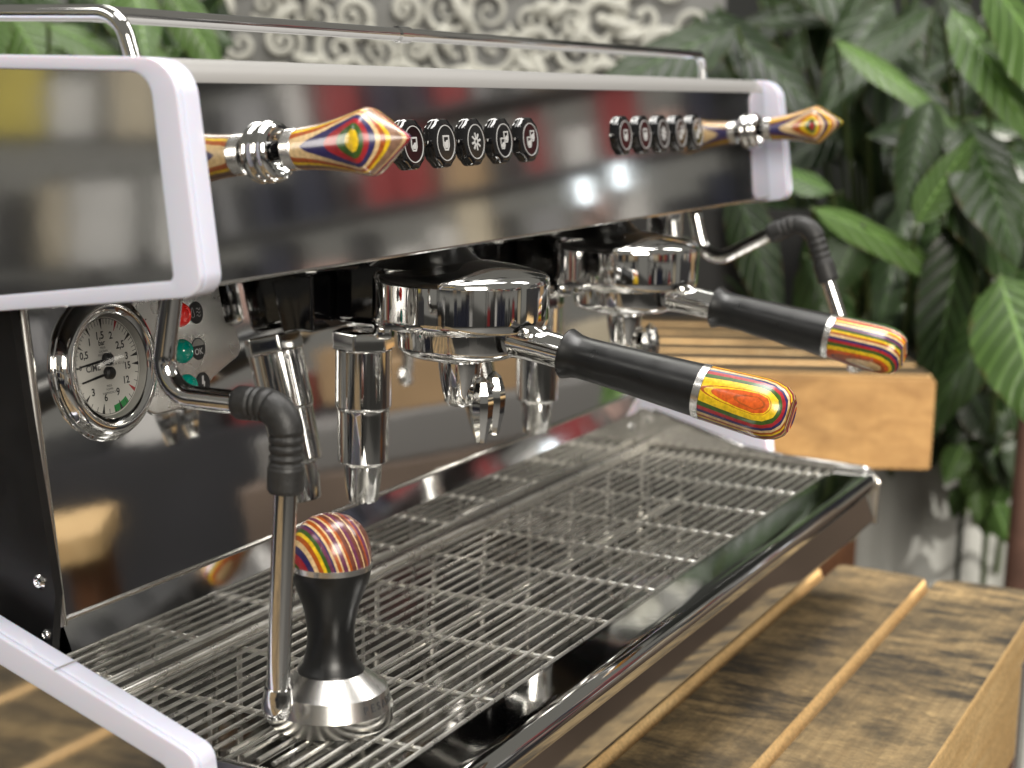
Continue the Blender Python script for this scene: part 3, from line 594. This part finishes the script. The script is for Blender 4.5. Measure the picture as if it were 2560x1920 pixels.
# ------------------------------------------------------------------ portafilters
def portafilter(gx, gy, label, seq, face, off):
    T = thing('portafilter', label, 'portafilter', (gx, gy, 120), 'portafilters locked into the groups')
    b = BM(); b.lathe([(30, 164.6), (36.6, 164.6), (36.9, 163.6), (36.4, 162.6), (35.2, 162.0), (34.8, 153), (34.0, 150.6), (32, 148.6), (28, 147.0), (20, 145.6), (14, 144.8), (12.6, 143.6), (1, 143.6)], (gx, gy, 0), (0, 0, 1), 72, False); b.end('basket_body', CHROME, T, T, sharp=30)
    for a in (-0.92, math.pi-0.92):
        b = BM(); c, s = math.cos(a), math.sin(a); R = Matrix.Rotation(a, 3, 'Z'); ctr = Vector((gx+c*43.5, gy+s*43.5, 160.5)); b.box(ctr-Vector((4.5, 9, 4)), ctr+Vector((4.5, 9, 4)), 2, 2, R)
        b.end('lug', CHROME, T, T)
    # double spout: neck, cross body and two open chutes
    b = BM(); b.lathe([(12.2, 144.6), (12.0, 141), (11.2, 134), (9.6, 126), (8.4, 121), (6, 118.6), (0.5, 118)], (gx, gy, 0), (0, 0, 1), 40); sp_ = b.end('spout', CHROME, T, T)
    for off_, zl in ((HR*12.5-HF*6, 99), (HR*19+HF*12, 100)):
        c0 = Vector((gx+off_.x, gy+off_.y, 0)); b = BM()
        b.lathe([(1.0, 136), (4.2, 133), (6.3, 127), (7.0, 121), (6.3, 113), (4.6, 105), (3.2, zl), (2.4, zl), (2.2, zl+5)], c0, (0, 0, 1), 9); b.end('chute', CHROME, sp_, T, sharp=16)
        b = BM(); b.tube([Vector((gx, gy, 128)), c0+Vector((0, 0, 127))], 5.2, 14); b.end('chute_neck', CHROME, sp_, T)
    A = Vector((gx, gy-30, 159.6)); th = math.radians(9.2); ax = Vector((0, -math.cos(th), -math.sin(th)))
    b = BM(); b.lathe([(11.2, 2), (10.4, 5), (9.6, 12), (9.2, 24), (9.0, 38)], A, ax, 40); b.end('neck', STEEL if False else CHROME, T, T)
    b = BM(); b.lathe([(9, 35), (13.2, 35.2), (13.8, 36.2), (13.2, 38.0), (11.9, 41.5), (11.4, 46), (11.5, 54), (12.3, 74), (13.3, 96), (14.1, 113.6), (13.0, 114)], A, ax, 56); b.end('handle', ANOD, T, T, sharp=40)
    b = BM(); b.lathe([(13, 113.4), (14.4, 113.6), (14.5, 117.6), (13, 117.9)], A, ax, 56); b.end('ferrule', RING, T, T)
    d = Vector(face); d = (d-ax*d.dot(ax)).normalized(); c = (A-Vector(T['_base'])).dot(d)
    b = BM(); b.lathe([(13, 117.6), (14.4, 117.8), (14.9, 128), (15.4, 140), (15.6, 148), (15.2, 153), (13.8, 158), (11.2, 161.6), (8.6, 163.0), (7.6, 162.6), (0.2, 162.8)], A, ax, 72); b.end('grip_end', veneer('veneer_portafilter', seq, d, c+off), T, T, sharp=28)
    return T
EV = lambda ks, w: [(k, w) for k in ks.split()]
portafilter(GX[0], GY, 'portafilter with broad yellow and orange oval on its wooden handle end, beside the tamper', [('orange', .28), ('rust', .10), ('orange', .46), ('yellow', .25), ('rust', .05), ('yellow', 1.35)]+EV('green red navy cream rust yellow brown red cream green orange navy red cream orange navy yellow', 1.35), tocam(GX[0], 270, 138)+Vector((0, 0, 0.10)), 15.6)
portafilter(GX[1], GY, 'portafilter with thin stripes along its wooden handle end, next to the black elbowed wand', [('cream', .5), ('rust', .45), ('brown', .12), ('orange', .7), ('yellow', 1.2)]+EV('green red navy cream rust yellow green purple navy cream orange yellow orange red cream navy green', 1.3), tocam(GX[1], 270, 135)+Vector((0, 0, -1.05)), 15.6)

# ------------------------------------------------------------------ tamper
tx, ty = 616.0, 404.0
T = thing('coffee_tamper', 'black waisted tamper with striped wooden dome standing on the wire grate', 'tamper', (tx, ty, 0.1))
b = BM(); b.lathe([(5, 0.1), (28.6, 0.1), (29.25, 0.8), (29.25, 8.0), (26.4, 16.6), (15.9, 24.4), (14, 24.6)], (tx, ty, 0), (0, 0, 1), 96); b.end('base', SPUN, T, T, sharp=18)
b = BM(); b.lathe([(14, 24.2), (15.8, 24.4), (15.4, 25.6), (13.6, 28), (12.0, 32), (11.1, 38), (11.0, 43), (11.6, 49), (13.2, 56), (15.6, 62.5), (17.6, 68), (18.6, 72), (18.8, 74.6), (17, 75)], (tx, ty, 0), (0, 0, 1), 72); b.end('handle', ANOD, T, T, sharp=45)
b = BM(); b.lathe([(16, 73.9), (19.0, 74.1), (19.2, 76.8), (17, 77.2)], (tx, ty, 0), (0, 0, 1), 72); b.end('ferrule', RING, T, T)
d = Vector((tocam(tx, ty, 85).x, tocam(tx, ty, 85).y, 0)).normalized(); dl = -HR
dv = (dl*0.80+d*0.52+Vector((0, 0, -0.28))).normalized()
b = BM(); b.lathe([(17, 76.6), (18.7, 76.7), (18.8, 79), (18.3, 84), (16.8, 89.2), (14, 93.6), (10, 96.9), (5, 98.7), (0.3, 99.2)], (tx, ty, 0), (0, 0, 1), 72)
b.end('dome', veneer('veneer_tamper', [('yellow', .5), ('green', 1.2)]+[('red', 1.7), ('navy', 1.7), ('cream', 1.4), ('rust', 1.6), ('yellow', 1.2), ('green', 1.4), ('purple', 1.5), ('navy', .7), ('cream', .9), ('rust', 1.6), ('cream', .8), ('purple', 2.0), ('cream', .8), ('rust', 1.2), ('brown', 2.2), ('cream', .6), ('purple', 1.6), ('brown', 2.0), ('cream', .7), ('brown', 1.6), ('rust', .9), ('purple', 2), ('cream', .6), ('brown', 4)], dv, 18.9+Vector((0, 0, 76)).dot(dv)), T, T, sharp=40)
a0 = math.atan2(-ty, -tx)        # towards the camera
for k, ch in enumerate('PESADO'):
    a = a0+0.62+k*0.15; n = Vector((math.cos(a), math.sin(a), 0.331)).normalized(); e1 = Vector((-math.sin(a), math.cos(a), 0)); e2 = n.cross(e1)
    text_mesh(ch, 5.0, (Vector((tx, ty, 12.2))+Vector((math.cos(a), math.sin(a), 0))*27.9, e1, e2, n), mat('engraving', (0.04, 0.04, 0.042), 0.5), 'lettering', T, T, lift=0.12)

# ------------------------------------------------------------------ bench behind
B0 = HF*1750+HR*0
bench = thing('slatted_bench', 'low wooden bench of dark slats with a pale front rail behind the machine', 'bench', (B0.x, B0.y, -900))
fb = (Vector((B0.x, B0.y, 0)), HR, HF, Vector((0, 0, 1)))
for k in range(6):
    y0 = 2+k*71; y1 = y0+57; zt = -4-random.random()*1.5; b = BM()
    P4 = lambda dy, z: [fb[0]+HR*a_+HF*c_+Vector((0, 0, z)) for a_, c_ in fillet([(-700, y0+dy, 2), (455, y0+dy, 5), (455, y1, 5), (-700, y1, 2)], 3)]
    b.loft([P4(0, -33), P4(0, zt-6), P4(2.5, zt)]); o = b.end('slat', BENCHT, bench, bench); o.data.materials.append(SAWN)
    for p in o.data.polygons:
        if abs(p.normal.z) < 0.8: p.material_index = 1  # pale edge colour stands for light caught by each slat
b = BM(); b.prism(fillet([(-700, -103, 2), (452, -103, 3), (452, -4, 4), (-700, -4, 2)], 3), (Vector((B0.x, B0.y, 0)), HR, Vector((0, 0, 1)), HF), -26, 0, bev=2); b.end('front_rail', BENCHF, bench, bench)
for r0, r1, h0 in ((300, 385, 8), (-640, -560, 8), (300, 385, 330), (-640, -560, 330)):
    b = BM(); b.prism([(r0, h0), (r1, h0), (r1, h0+60), (r0, h0+60)], fb, -900, -34, bev=2); b.end('leg', POSTW, bench, bench)
# pale boards standing below and beyond the bench
SHEET = mat('pale_sheet', (0.50, 0.50, 0.47), 0.6, cvar=0.2, bscale=6, bump=0.3)
def board(name, label, cat, h, r0, r1, z0, z1, m, thick=18, group=None):
    o = slab(name, h, r0, r1, z0, z1, m, thick); tag(o, label, cat, group); return o
fence = thing('corrugated_fence', 'pale grey corrugated sheet fence with sun flecks below the hanging leaves', 'fence', tuple((HF*2300)+Vector((0, 0, -900))))
for k, (r0, r1) in enumerate(((470, 648), (655, 760), (768, 950))):
    b = BM(); c = HF*2300; n = 28; top = -60 if k != 1 else 60
    front = [(r0+(r1-r0)*i/n, 9*math.sin(2*math.pi*(r0+(r1-r0)*i/n)/76)) for i in range(n+1)]
    poly = front+[(a, c_+3) for a, c_ in reversed(front)]
    b.prism(poly, (c, HR, HF, Vector((0, 0, 1))), -900, top); b.end('sheet', SHEET, fence, fence, sharp=60)
board('black_board', 'matt black board leaning behind the far steam wand', 'board', 2190, 120, 420, -300, 140, mat('black_board', (0.010, 0.010, 0.010), 0.7), 14)
board('pale_board', 'pale grey board standing behind the bench slats', 'board', 2215, -330, 300, -300, 62, mat('pale_board', (0.36, 0.36, 0.34), 0.7, cvar=0.2, bscale=8), 14)
b = BM(); c = HF*1950+HR*628; b.lathe([(17, -900), (15, -200), (13, 20)], c, (0.02, 0, 1), 20); tag(b.end('rusty_post', mat('rust', (0.13, 0.065, 0.045), 0.8, cvar=0.5, bscale=30, bump=0.6)), 'thin rust brown post standing under the big hanging leaf', 'post')

# ------------------------------------------------------------------ ornate carved frame behind the machine
CARV = mat('carved_offwhite', (0.52, 0.515, 0.46), 0.55, cvar=0.4, bscale=40, bump=0.5)
OF = thing('carved_frame', 'ornate off white carved scroll frame standing behind the cup rail', 'frame', tuple(HF*2700+Vector((0, 0, -900))))
fo = (HF*2700, HR, Vector((0, 0, 1)), -HF)
b = BM(); b.prism([(-520, -900), (330, -900), (330, 620), (-520, 620)], fo, -30, -8); b.end('backing_board', mat('charcoal_board', (0.22, 0.22, 0.21), 0.6), OF, OF)
def scroll(cx, cy, r, turns, a0, sgn, w, grow=0.0):
    b = BM(); pts = []; rr = []; n = int(26*turns)
    for k in range(n+1):
        f = k/n; a = a0+sgn*turns*2*math.pi*f; q = r*(1-0.86*f); pts.append(fo[0]+HR*(cx+q*math.cos(a))+Vector((0, 0, cy+q*math.sin(a)))+(-HF)*(6+5*f)); rr.append(w*(0.55+0.75*math.sin(math.pi*min(1, f*1.15+0.1))*(1-0.45*f)))
    b.tube(pts, rr, 8); b.end('scroll', CARV, OF, OF)
    b = BM(); p = pts[-1]; b.lathe([(0.3, -2), (w*0.9, 0), (w*1.1, 4), (w*0.7, 8), (0.3, 9)], p, -HF, 12); b.end('boss', CARV, OF, OF)
rs = random.Random(3)
for row in range(6):
    for c_ in range(12):
        cx = -470+c_*68+rs.uniform(-14, 14)+(34 if row % 2 else 0); cy = 292+row*56+rs.uniform(-12, 12)
        if cx > 310: continue
        scroll(cx, cy, rs.uniform(26, 46), rs.uniform(1.1, 1.7), rs.uniform(0, 6.28), rs.choice((-1, 1)), rs.uniform(4.5, 9))
for k in range(44):
    cx = rs.uniform(-500, 300); cy = rs.uniform(280, 600); a = rs.uniform(0, 6.28); l = rs.uniform(40, 80)
    P = [fo[0]+HR*(cx+l*f*math.cos(a+0.8*f))+Vector((0, 0, cy+l*f*math.sin(a+0.8*f)))+(-HF)*(5+8*math.sin(3*f)) for f in [i/10 for i in range(11)]]
    b = BM(); b.tube(P, [2+9*math.sin(math.pi*min(1, i/10*0.95+0.05)) for i in range(11)], 8); b.end('acanthus_leaf', CARV, OF, OF)

# ------------------------------------------------------------------ plants
def leafmat(name, c1, c2):
    m = bpy.data.materials.new(name); m.use_nodes = True; nt = m.node_tree; b = nt.nodes['Principled BSDF']; L = nt.links.new
    tc = nt.nodes.new('ShaderNodeTexCoord'); oi = nt.nodes.new('ShaderNodeObjectInfo')
    n = nt.nodes.new('ShaderNodeTexNoise'); n.inputs['Scale'].default_value = 14; n.inputs['Detail'].default_value = 4; L(tc.outputs['Object'], n.inputs['Vector'])
    ad = nt.nodes.new('ShaderNodeMath'); ad.operation = 'ADD'; L(n.outputs['Fac'], ad.inputs[0]); mu = nt.nodes.new('ShaderNodeMath'); mu.operation = 'MULTIPLY_ADD'; L(oi.outputs['Random'], mu.inputs[0]); mu.inputs[1].default_value = 0.9; mu.inputs[2].default_value = -0.45; L(mu.outputs[0], ad.inputs[1])
    mx = nt.nodes.new('ShaderNodeMix'); mx.data_type = 'RGBA'; mx.inputs['A'].default_value = (*c1, 1); mx.inputs['B'].default_value = (*c2, 1); L(ad.outputs[0], mx.inputs['Factor'])
    def mth(op, a_, c_=None, d_=None):
        q = nt.nodes.new('ShaderNodeMath'); q.operation = op
        for i, v_ in enumerate((a_, c_, d_)):
            if v_ is None: continue
            if isinstance(v_, (int, float)): q.inputs[i].default_value = v_
            else: L(v_, q.inputs[i])
        return q.outputs[0]
    uv = nt.nodes.new('ShaderNodeSeparateXYZ'); L(tc.outputs['UV'], uv.inputs[0])
    au = mth('ABSOLUTE', mth('SUBTRACT', uv.outputs[0], 0.5)); ph = mth('SUBTRACT', mth('MULTIPLY', uv.outputs[1], 62.0), mth('MULTIPLY', au, 26.0))
    vn = mth('POWER', mth('MULTIPLY_ADD', mth('SINE', ph), 0.5, 0.5), 7.0); rib = mth('LESS_THAN', au, 0.022); vv = mth('MAXIMUM', mth('MULTIPLY', vn, 0.45), mth('MULTIPLY', rib, 0.8))
    spn = nt.nodes.new('ShaderNodeTexNoise'); spn.inputs['Scale'].default_value = 55; spn.inputs['Detail'].default_value = 6; L(tc.outputs['Object'], spn.inputs['Vector']); edge = mth('MULTIPLY', mth('GREATER_THAN', mth('ADD', au, mth('MULTIPLY', spn.outputs['Fac'], 0.22)), 0.60), 0.6)
    m3 = nt.nodes.new('ShaderNodeMix'); m3.data_type = 'RGBA'; L(vv, m3.inputs['Factor']); L(mx.outputs['Result'], m3.inputs['A']); m3.inputs['B'].default_value = (*[min(1, v_*2.4+0.012) for v_ in c2], 1)
    mx = nt.nodes.new('ShaderNodeMix'); mx.data_type = 'RGBA'; L(edge, mx.inputs['Factor']); L(m3.outputs['Result'], mx.inputs['A']); mx.inputs['B'].default_value = (0.075, 0.05, 0.016, 1)
    lb = nt.nodes.new('ShaderNodeBump'); lb.inputs['Strength'].default_value = 0.6; lb.inputs['Distance'].default_value = 0.002; lb.invert = True; L(vn, lb.inputs['Height']); L(lb.outputs['Normal'], b.inputs['Normal'])
    L(mx.outputs['Result'], b.inputs['Base Color'])
    b.inputs['Roughness'].default_value = 0.34; b.inputs['Specular IOR Level'].default_value = 0.5
    b.inputs['Subsurface Weight'].default_value = 0.0
    tr = nt.nodes.new('ShaderNodeBsdfTranslucent'); L(mx.outputs['Result'], tr.inputs['Color']); ms = nt.nodes.new('ShaderNodeMixShader'); ms.inputs[0].default_value = 0.22
    L(b.outputs[0], ms.inputs[1]); L(tr.outputs[0], ms.inputs[2]); L(ms.outputs[0], nt.nodes['Material Output'].inputs['Surface']); return m
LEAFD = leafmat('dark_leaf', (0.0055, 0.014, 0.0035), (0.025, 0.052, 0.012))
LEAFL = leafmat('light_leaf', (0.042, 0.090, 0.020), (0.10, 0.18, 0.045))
STEMM = mat('stem', (0.09, 0.13, 0.04), 0.6)
def leaf(root, base, d, up, ln, wd_, droop, m, name='leaf'):
    d = Vector(d).normalized(); up = Vector(up); up = (up-d*up.dot(d)).normalized(); sd = d.cross(up); b = BM(); rows = []; n = 12
    p = Vector(base); cur = d.copy(); st = ln/n
    for k in range(n+1):
        f = k/n; w = wd_*(math.sin(math.pi*f**0.72))**0.85*(1-0.12*f) if 0 < f < 1 else 0.4
        nu = sd.cross(cur).normalized()*-1; wave = 0.06*wd_*math.sin(f*17+ln)
        rows.append([p-sd*w+nu*(w*0.28+wave), p-sd*w*0.5+nu*w*0.09, p.copy(), p+sd*w*0.5+nu*w*0.09, p+sd*w+nu*(w*0.28-wave)])
        cur = (cur+Vector((0, 0, -droop/n))).normalized(); p = p+cur*st
    b.loft(rows, closed=False, cap=False); b.b.verts.index_update(); uvl = b.b.loops.layers.uv.new('UVMap')
    for f in b.b.faces:
        for l in f.loops: l[uvl].uv = ((l.vert.index % 5)/4, (l.vert.index//5)/n)
    return b.end(name, m, root, root, sharp=80)
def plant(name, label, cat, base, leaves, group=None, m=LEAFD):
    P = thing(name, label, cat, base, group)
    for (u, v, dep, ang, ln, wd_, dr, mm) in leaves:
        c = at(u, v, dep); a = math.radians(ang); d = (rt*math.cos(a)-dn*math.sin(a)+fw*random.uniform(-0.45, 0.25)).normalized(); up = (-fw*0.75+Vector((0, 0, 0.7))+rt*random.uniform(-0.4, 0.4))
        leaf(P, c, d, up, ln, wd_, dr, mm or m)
        q = Vector(base); q2 = Vector((q.x+(c.x-q.x)*0.35, q.y+(c.y-q.y)*0.35, c.z-0.25*abs(c.z-q.z)-60))
        b = BM(); pts = [q.lerp(q2, t)*(1-t)+q2.lerp(c, t)*t for t in [i/9 for i in range(10)]]; b.tube(pts, [6-3.8*i/9 for i in range(10)], 7); b.end('stem', STEMM, P, P)
    return P
def fan(n, u0, u1, v0, v1, d0, d1, l0, l1, rng, m=None, amin=-170, amax=20, wr=(0.12, 0.19)):
    o = []
    for k in range(n):
        ln = rng.uniform(l0, l1); o.append((rng.uniform(u0, u1), rng.uniform(v0, v1), rng.uniform(d0, d1), rng.uniform(amin, amax), ln, ln*rng.uniform(*wr), rng.uniform(0.1, 0.9), m))
    return o
r1 = random.Random(11); L_ = LEAFL
gp_ = HF*2650+HR*620
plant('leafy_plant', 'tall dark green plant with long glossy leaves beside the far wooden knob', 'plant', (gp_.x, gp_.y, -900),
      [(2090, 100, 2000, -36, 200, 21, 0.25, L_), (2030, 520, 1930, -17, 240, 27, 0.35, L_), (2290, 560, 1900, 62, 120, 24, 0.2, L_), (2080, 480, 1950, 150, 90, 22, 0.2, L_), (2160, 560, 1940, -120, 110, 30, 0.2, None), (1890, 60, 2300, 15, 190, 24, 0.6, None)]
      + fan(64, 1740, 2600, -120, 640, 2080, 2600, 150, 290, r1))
gp_ = HF*2520+HR*760
plant('leafy_plant', 'broad leaved plant with a large pale green hanging leaf above the rusty post', 'plant', (gp_.x, gp_.y, -900),
      [(2500, 690, 1750, -78, 185, 52, 0.1, L_), (2470, -60, 1800, -48, 230, 50, 0.3, L_), (2380, 20, 1880, -60, 200, 34, 0.3, L_), (2420, 300, 1900, -75, 190, 46, 0.3, None), (2330, 420, 1900, -40, 220, 44, 0.4, None)]
      + fan(24, 2250, 2650, -60, 760, 1900, 2300, 150, 280, r1, None, -140, -20))
gp_ = HF*2250+HR*640
plant('trailing_plant', 'small leaved trailing plant hanging over the pale corrugated fence', 'plant', (gp_.x, gp_.y, -30),
      fan(34, 2330, 2560, 880, 1120, 2050, 2230, 40, 85, r1, None, -150, -30, (0.28, 0.42)) + fan(12, 2400, 2520, 1050, 1300, 2060, 2200, 40, 75, r1, L_, -130, -60, (0.3, 0.4)))
gp_ = HF*2300-HR*640
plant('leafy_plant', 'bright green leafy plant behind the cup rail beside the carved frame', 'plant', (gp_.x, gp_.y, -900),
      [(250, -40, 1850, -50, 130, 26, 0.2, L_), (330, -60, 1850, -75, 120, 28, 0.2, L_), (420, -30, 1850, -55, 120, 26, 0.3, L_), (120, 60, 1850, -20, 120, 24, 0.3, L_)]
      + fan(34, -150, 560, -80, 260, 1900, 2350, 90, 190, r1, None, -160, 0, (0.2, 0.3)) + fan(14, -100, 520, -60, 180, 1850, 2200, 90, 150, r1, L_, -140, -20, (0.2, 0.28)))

# ------------------------------------------------------------------ what the mirrors show: shop shelving round the photographer
RK = mat('rack_grey', (0.06, 0.06, 0.062), 0.5, 0.3)
BOXC = dict(red=(0.24, 0.022, 0.025), kraft=(0.36, 0.24, 0.13), white=(0.62, 0.61, 0.60), charcoal=(0.02, 0.021, 0.024), yellow=(0.55, 0.46, 0.10), navy=(0.012, 0.015, 0.034), grey=(0.25, 0.25, 0.26), cream=(0.55, 0.48, 0.36), blush=(0.45, 0.30, 0.26))
def rack(label, origin, yaw, width, rng, cols, top=1500, where='the metal rack', ws=(50, 150), hs=(90, 165), lv=(180, 370, 560, 750), dark_from=None):
    R = thing('shelf_rack', label, 'shelf', (origin[0], origin[1], -900)); e1 = Vector((math.cos(yaw), math.sin(yaw), 0)); e2 = Vector((-math.sin(yaw), math.cos(yaw), 0)); O = Vector((origin[0], origin[1], 0))
    fr = (O, e1, e2, Vector((0, 0, 1)))
    for s in (-1, 1):
        for d in (0, 380):
            b = BM(); b.prism([(s*width/2-20, d-20), (s*width/2+20, d-20), (s*width/2+20, d+20), (s*width/2-20, d+20)], fr, -900, top); b.end('post', RK, R, R)
    for z in lv:
        b = BM(); b.prism([(-width/2, -15), (width/2, -15), (width/2, 395), (-width/2, 395)], fr, z-14, z); b.end('shelf', RK, R, R)
    for zi, z in enumerate(lv):
        x = -width/2+40
        while x < width/2-160:
            w = rng.uniform(*ws); h = rng.uniform(*hs); k = rng.choice(cols if not dark_from or -700 < x < dark_from else ['charcoal', 'navy', 'charcoal', 'grey']); x1 = min(x+w, width/2-30)
            b = BM(); b.prism(fillet([(x, 0, 6), (x1, 0, 6), (x1, 300, 6), (x, 300, 6)], 2), (O+e2*rng.uniform(5, 40), e1, e2, Vector((0, 0, 1))), z+0.5, z+h, bev=4)
            c = O+e1*((x+x1)/2); o = b.end('carton', mat('carton_'+k, BOXC[k], 0.45, cvar=0.3, bscale=12), loc=(c.x, c.y, z))
            tag(o, f'{k} carton on {where} reflected in the mirror panels', 'carton', f'{k} cartons on {where}')
            x = x1+rng.uniform(6, 50)
rr_ = random.Random(21)
rack('grey metal shop rack reflected in the hood fascia', (3300, -1050), math.radians(-90-26), 2700, rr_, ['red', 'kraft', 'white', 'charcoal', 'charcoal', 'grey', 'blush', 'cream', 'red', 'white', 'charcoal', 'navy'], where='the rack facing the hood', ws=(28, 100), lv=(190, 395, 590, 780), hs=(80, 180), dark_from=330)
rack('grey metal shop rack reflected in the white framed side panel', (-1500, 2350), math.radians(52), 1900, rr_, ['white', 'yellow', 'grey', 'white', 'charcoal', 'kraft', 'cream'], where='the rack facing the side panel', ws=(45, 150), hs=(110, 230), lv=(-350, -90, 170, 430))
rack('grey metal shop rack reflected in the chrome groups', (500, -2700), math.radians(180), 3000, rr_, ['charcoal', 'kraft', 'navy', 'white', 'red', 'charcoal', 'cream', 'charcoal'], where='the rack opposite the groups', ws=(90, 260), hs=(200, 420), lv=(-500, -60, 400))
rack('grey metal shop rack behind the photographer reflected in the chrome', (-2100, -700), math.radians(110), 2600, rr_, ['charcoal', 'white', 'navy', 'kraft', 'charcoal', 'cream'], where='the rack behind the photographer', ws=(120, 340), hs=(200, 420), lv=(-500, -60, 400))

b = BM(); e1 = Vector((math.cos(math.radians(-116)), math.sin(math.radians(-116)), 0)); e2 = Vector((-e1.y, e1.x, 0))
b.prism(fillet([(-1500, -320, 20), (1500, -320, 20), (1500, -40, 20), (-1500, -40, 20)], 3), (Vector((3300, -1050, 0)), e1, e2, Vector((0, 0, 1))), -900, -40, bev=6)
tag(b.end('added_counter', mat('counter_black', (0.016, 0.016, 0.020), 0.6, cvar=0.6, bscale=6), loc=(3300, -1050, -900)), 'long black counter added to darken the polished backsplash reflection', 'counter')  # unseen counter, added to darken what the backsplash reflects

ST = thing('wooden_stool', 'plain wooden stool in front of the machine, reflected in the backsplash', 'stool', (1590, -620, -900)); az = math.radians(-38); e1 = Vector((math.cos(az), math.sin(az), 0)); e2 = Vector((-e1.y, e1.x, 0)); O = Vector((1590, -620, 0))
b = BM(); b.prism(fillet([(-210, -170, 20), (170, -170, 20), (170, 170, 20), (-210, 170, 20)], 4), (O, e1, e2, Vector((0, 0, 1))), -85, -48, bev=5); b.end('seat', SAWN, ST, ST)
for a_ in (-180, 120):
    for c_ in (-140, 120):
        b = BM(); b.prism([(a_, c_), (a_+34, c_), (a_+34, c_+34), (a_, c_+34)], (O, e1, e2, Vector((0, 0, 1))), -900, -85); b.end('leg', POSTW, ST, ST)
    b = BM(); b.prism([(a_+4, -106), (a_+28, -106), (a_+28, 120), (a_+4, 120)], (O, e1, e2, Vector((0, 0, 1))), -260, -220); b.end('stretcher', POSTW, ST, ST)
b = BM(); b.prism(fillet([(-330, -150, 25), (330, -150, 25), (330, 150, 25), (-330, 150, 25)], 4), (Vector((2420, -330, 0)), Vector((0.4, 0.92, 0)), Vector((-0.92, 0.4, 0)), Vector((0, 0, 1))), -95, -20, bev=8)
tag(b.end('storage_tub', mat('tub_grey', (0.17, 0.165, 0.16), 0.5), loc=(2420, -330, -95)), 'shallow grey storage tub reflected in the backsplash under the groups', 'tub')
b = BM(); b.prism(fillet([(-150, -100, 4), (150, -100, 4), (150, 100, 4), (-150, 100, 4)], 2), (Vector((2420, -330, 0)), Vector((0.4, 0.92, 0)), Vector((-0.92, 0.4, 0)), Vector((0, 0, 1))), -19.5, 60, bev=3)
tag(b.end('carton', mat('carton_kraft', BOXC['kraft'], 0.6), loc=(2420, -330, -20)), 'flat kraft carton lying on the grey storage tub', 'carton')

b = BM(); b.prism(fillet([(-360, -170, 10), (360, -170, 10), (360, 170, 10), (-360, 170, 10)], 3), (Vector((2420, -330, 0)), Vector((0.4, 0.92, 0)), Vector((-0.92, 0.4, 0)), Vector((0, 0, 1))), -900, -96, bev=5)
tag(b.end('brown_cabinet', mat('cabinet_brown', (0.15, 0.11, 0.085), 0.5, cvar=0.4, bscale=9), loc=(2420, -330, -900)), 'brown cabinet under the grey storage tub', 'cabinet')
e1 = Vector((math.cos(math.radians(52)), math.sin(math.radians(52)), 0)); e2 = Vector((-e1.y, e1.x, 0))
b = BM(); b.prism(fillet([(-1000, -420, 10), (1000, -420, 10), (1000, -60, 10), (-1000, -60, 10)], 3), (Vector((-1500, 2350, 0)), e1, e2, Vector((0, 0, 1))), -900, -110, bev=5)
tag(b.end('added_cabinet', MATS['counter_black'], loc=(-1500, 2350, -900)), 'long black cabinet added to darken reflections, before the rack facing the side panel', 'cabinet')  # unseen cabinet, added so side-facing chrome reflects dark

rq = random.Random(5); x = -1300
e1 = Vector((math.cos(math.radians(-116)), math.sin(math.radians(-116)), 0)); e2 = Vector((-e1.y, e1.x, 0))
while x < 1300:
    w = rq.uniform(60, 190); h = rq.uniform(50, 190); k = rq.choice(['white', 'grey', 'charcoal', 'kraft', 'navy', 'charcoal', 'red', 'cream', 'charcoal'])
    O = Vector((3300, -1050, 0))+e1*x; b = BM(); b.prism(fillet([(0, -280, 5), (w, -280, 5), (w, -110, 5), (0, -110, 5)], 2), (O, e1, e2, Vector((0, 0, 1))), -39.5, -40+h, bev=4)
    tag(b.end('carton', mat('carton_'+k, BOXC[k], 0.45, cvar=0.3, bscale=12), loc=(O.x, O.y, -40)), f'{k} carton standing on the long black added counter', 'carton', f'{k} cartons on the counter'); x += w+rq.uniform(5, 90)

# added unseen glow panels on a stand, giving bright spots in the hood mirror
LS = thing('glow_stand', 'slim black stand with two added glow panels reflected in the hood fascia', 'light_helper', (2800, -400, -900))
b = BM(); b.lathe([(120, -900), (120, -885), (14, -880), (12, 240)], (2800, -400, 0), (0, 0, 1), 24); b.end('stand', BLKSH, LS, LS)
for lx, ly, lz in ((2742, -412, 306), (2825, -365, 322)):
    fr_ = (Vector((lx, ly, lz)), Vector((0.42, 0.91, 0)), Vector((0, 0, 1)), Vector((-0.91, 0.42, 0)))
    b = BM(); b.prism(fillet([(-19, -30, 6), (19, -30, 6), (19, 30, 6), (-19, 30, 6)], 4), fr_, -22, 0, bev=3); lh = b.end('glow_head', BLKSH, LS, LS)
    b = BM(); b.prism(fillet([(-13, -24, 4), (13, -24, 4), (13, 24, 4), (-13, 24, 4)], 4), fr_, 0.4, 1.6); b.end('glow_panel', mat('spot_glow', (0.8, 0.8, 0.8), 0.4, emit=((0.82, 0.93, 1.0), 2.6)), lh, LS)
    b = BM(); b.tube([(2800, -400, 230), (lx+12, ly-8, lz-34)], 7, 10); b.end('arm', BLKSH, LS, LS)
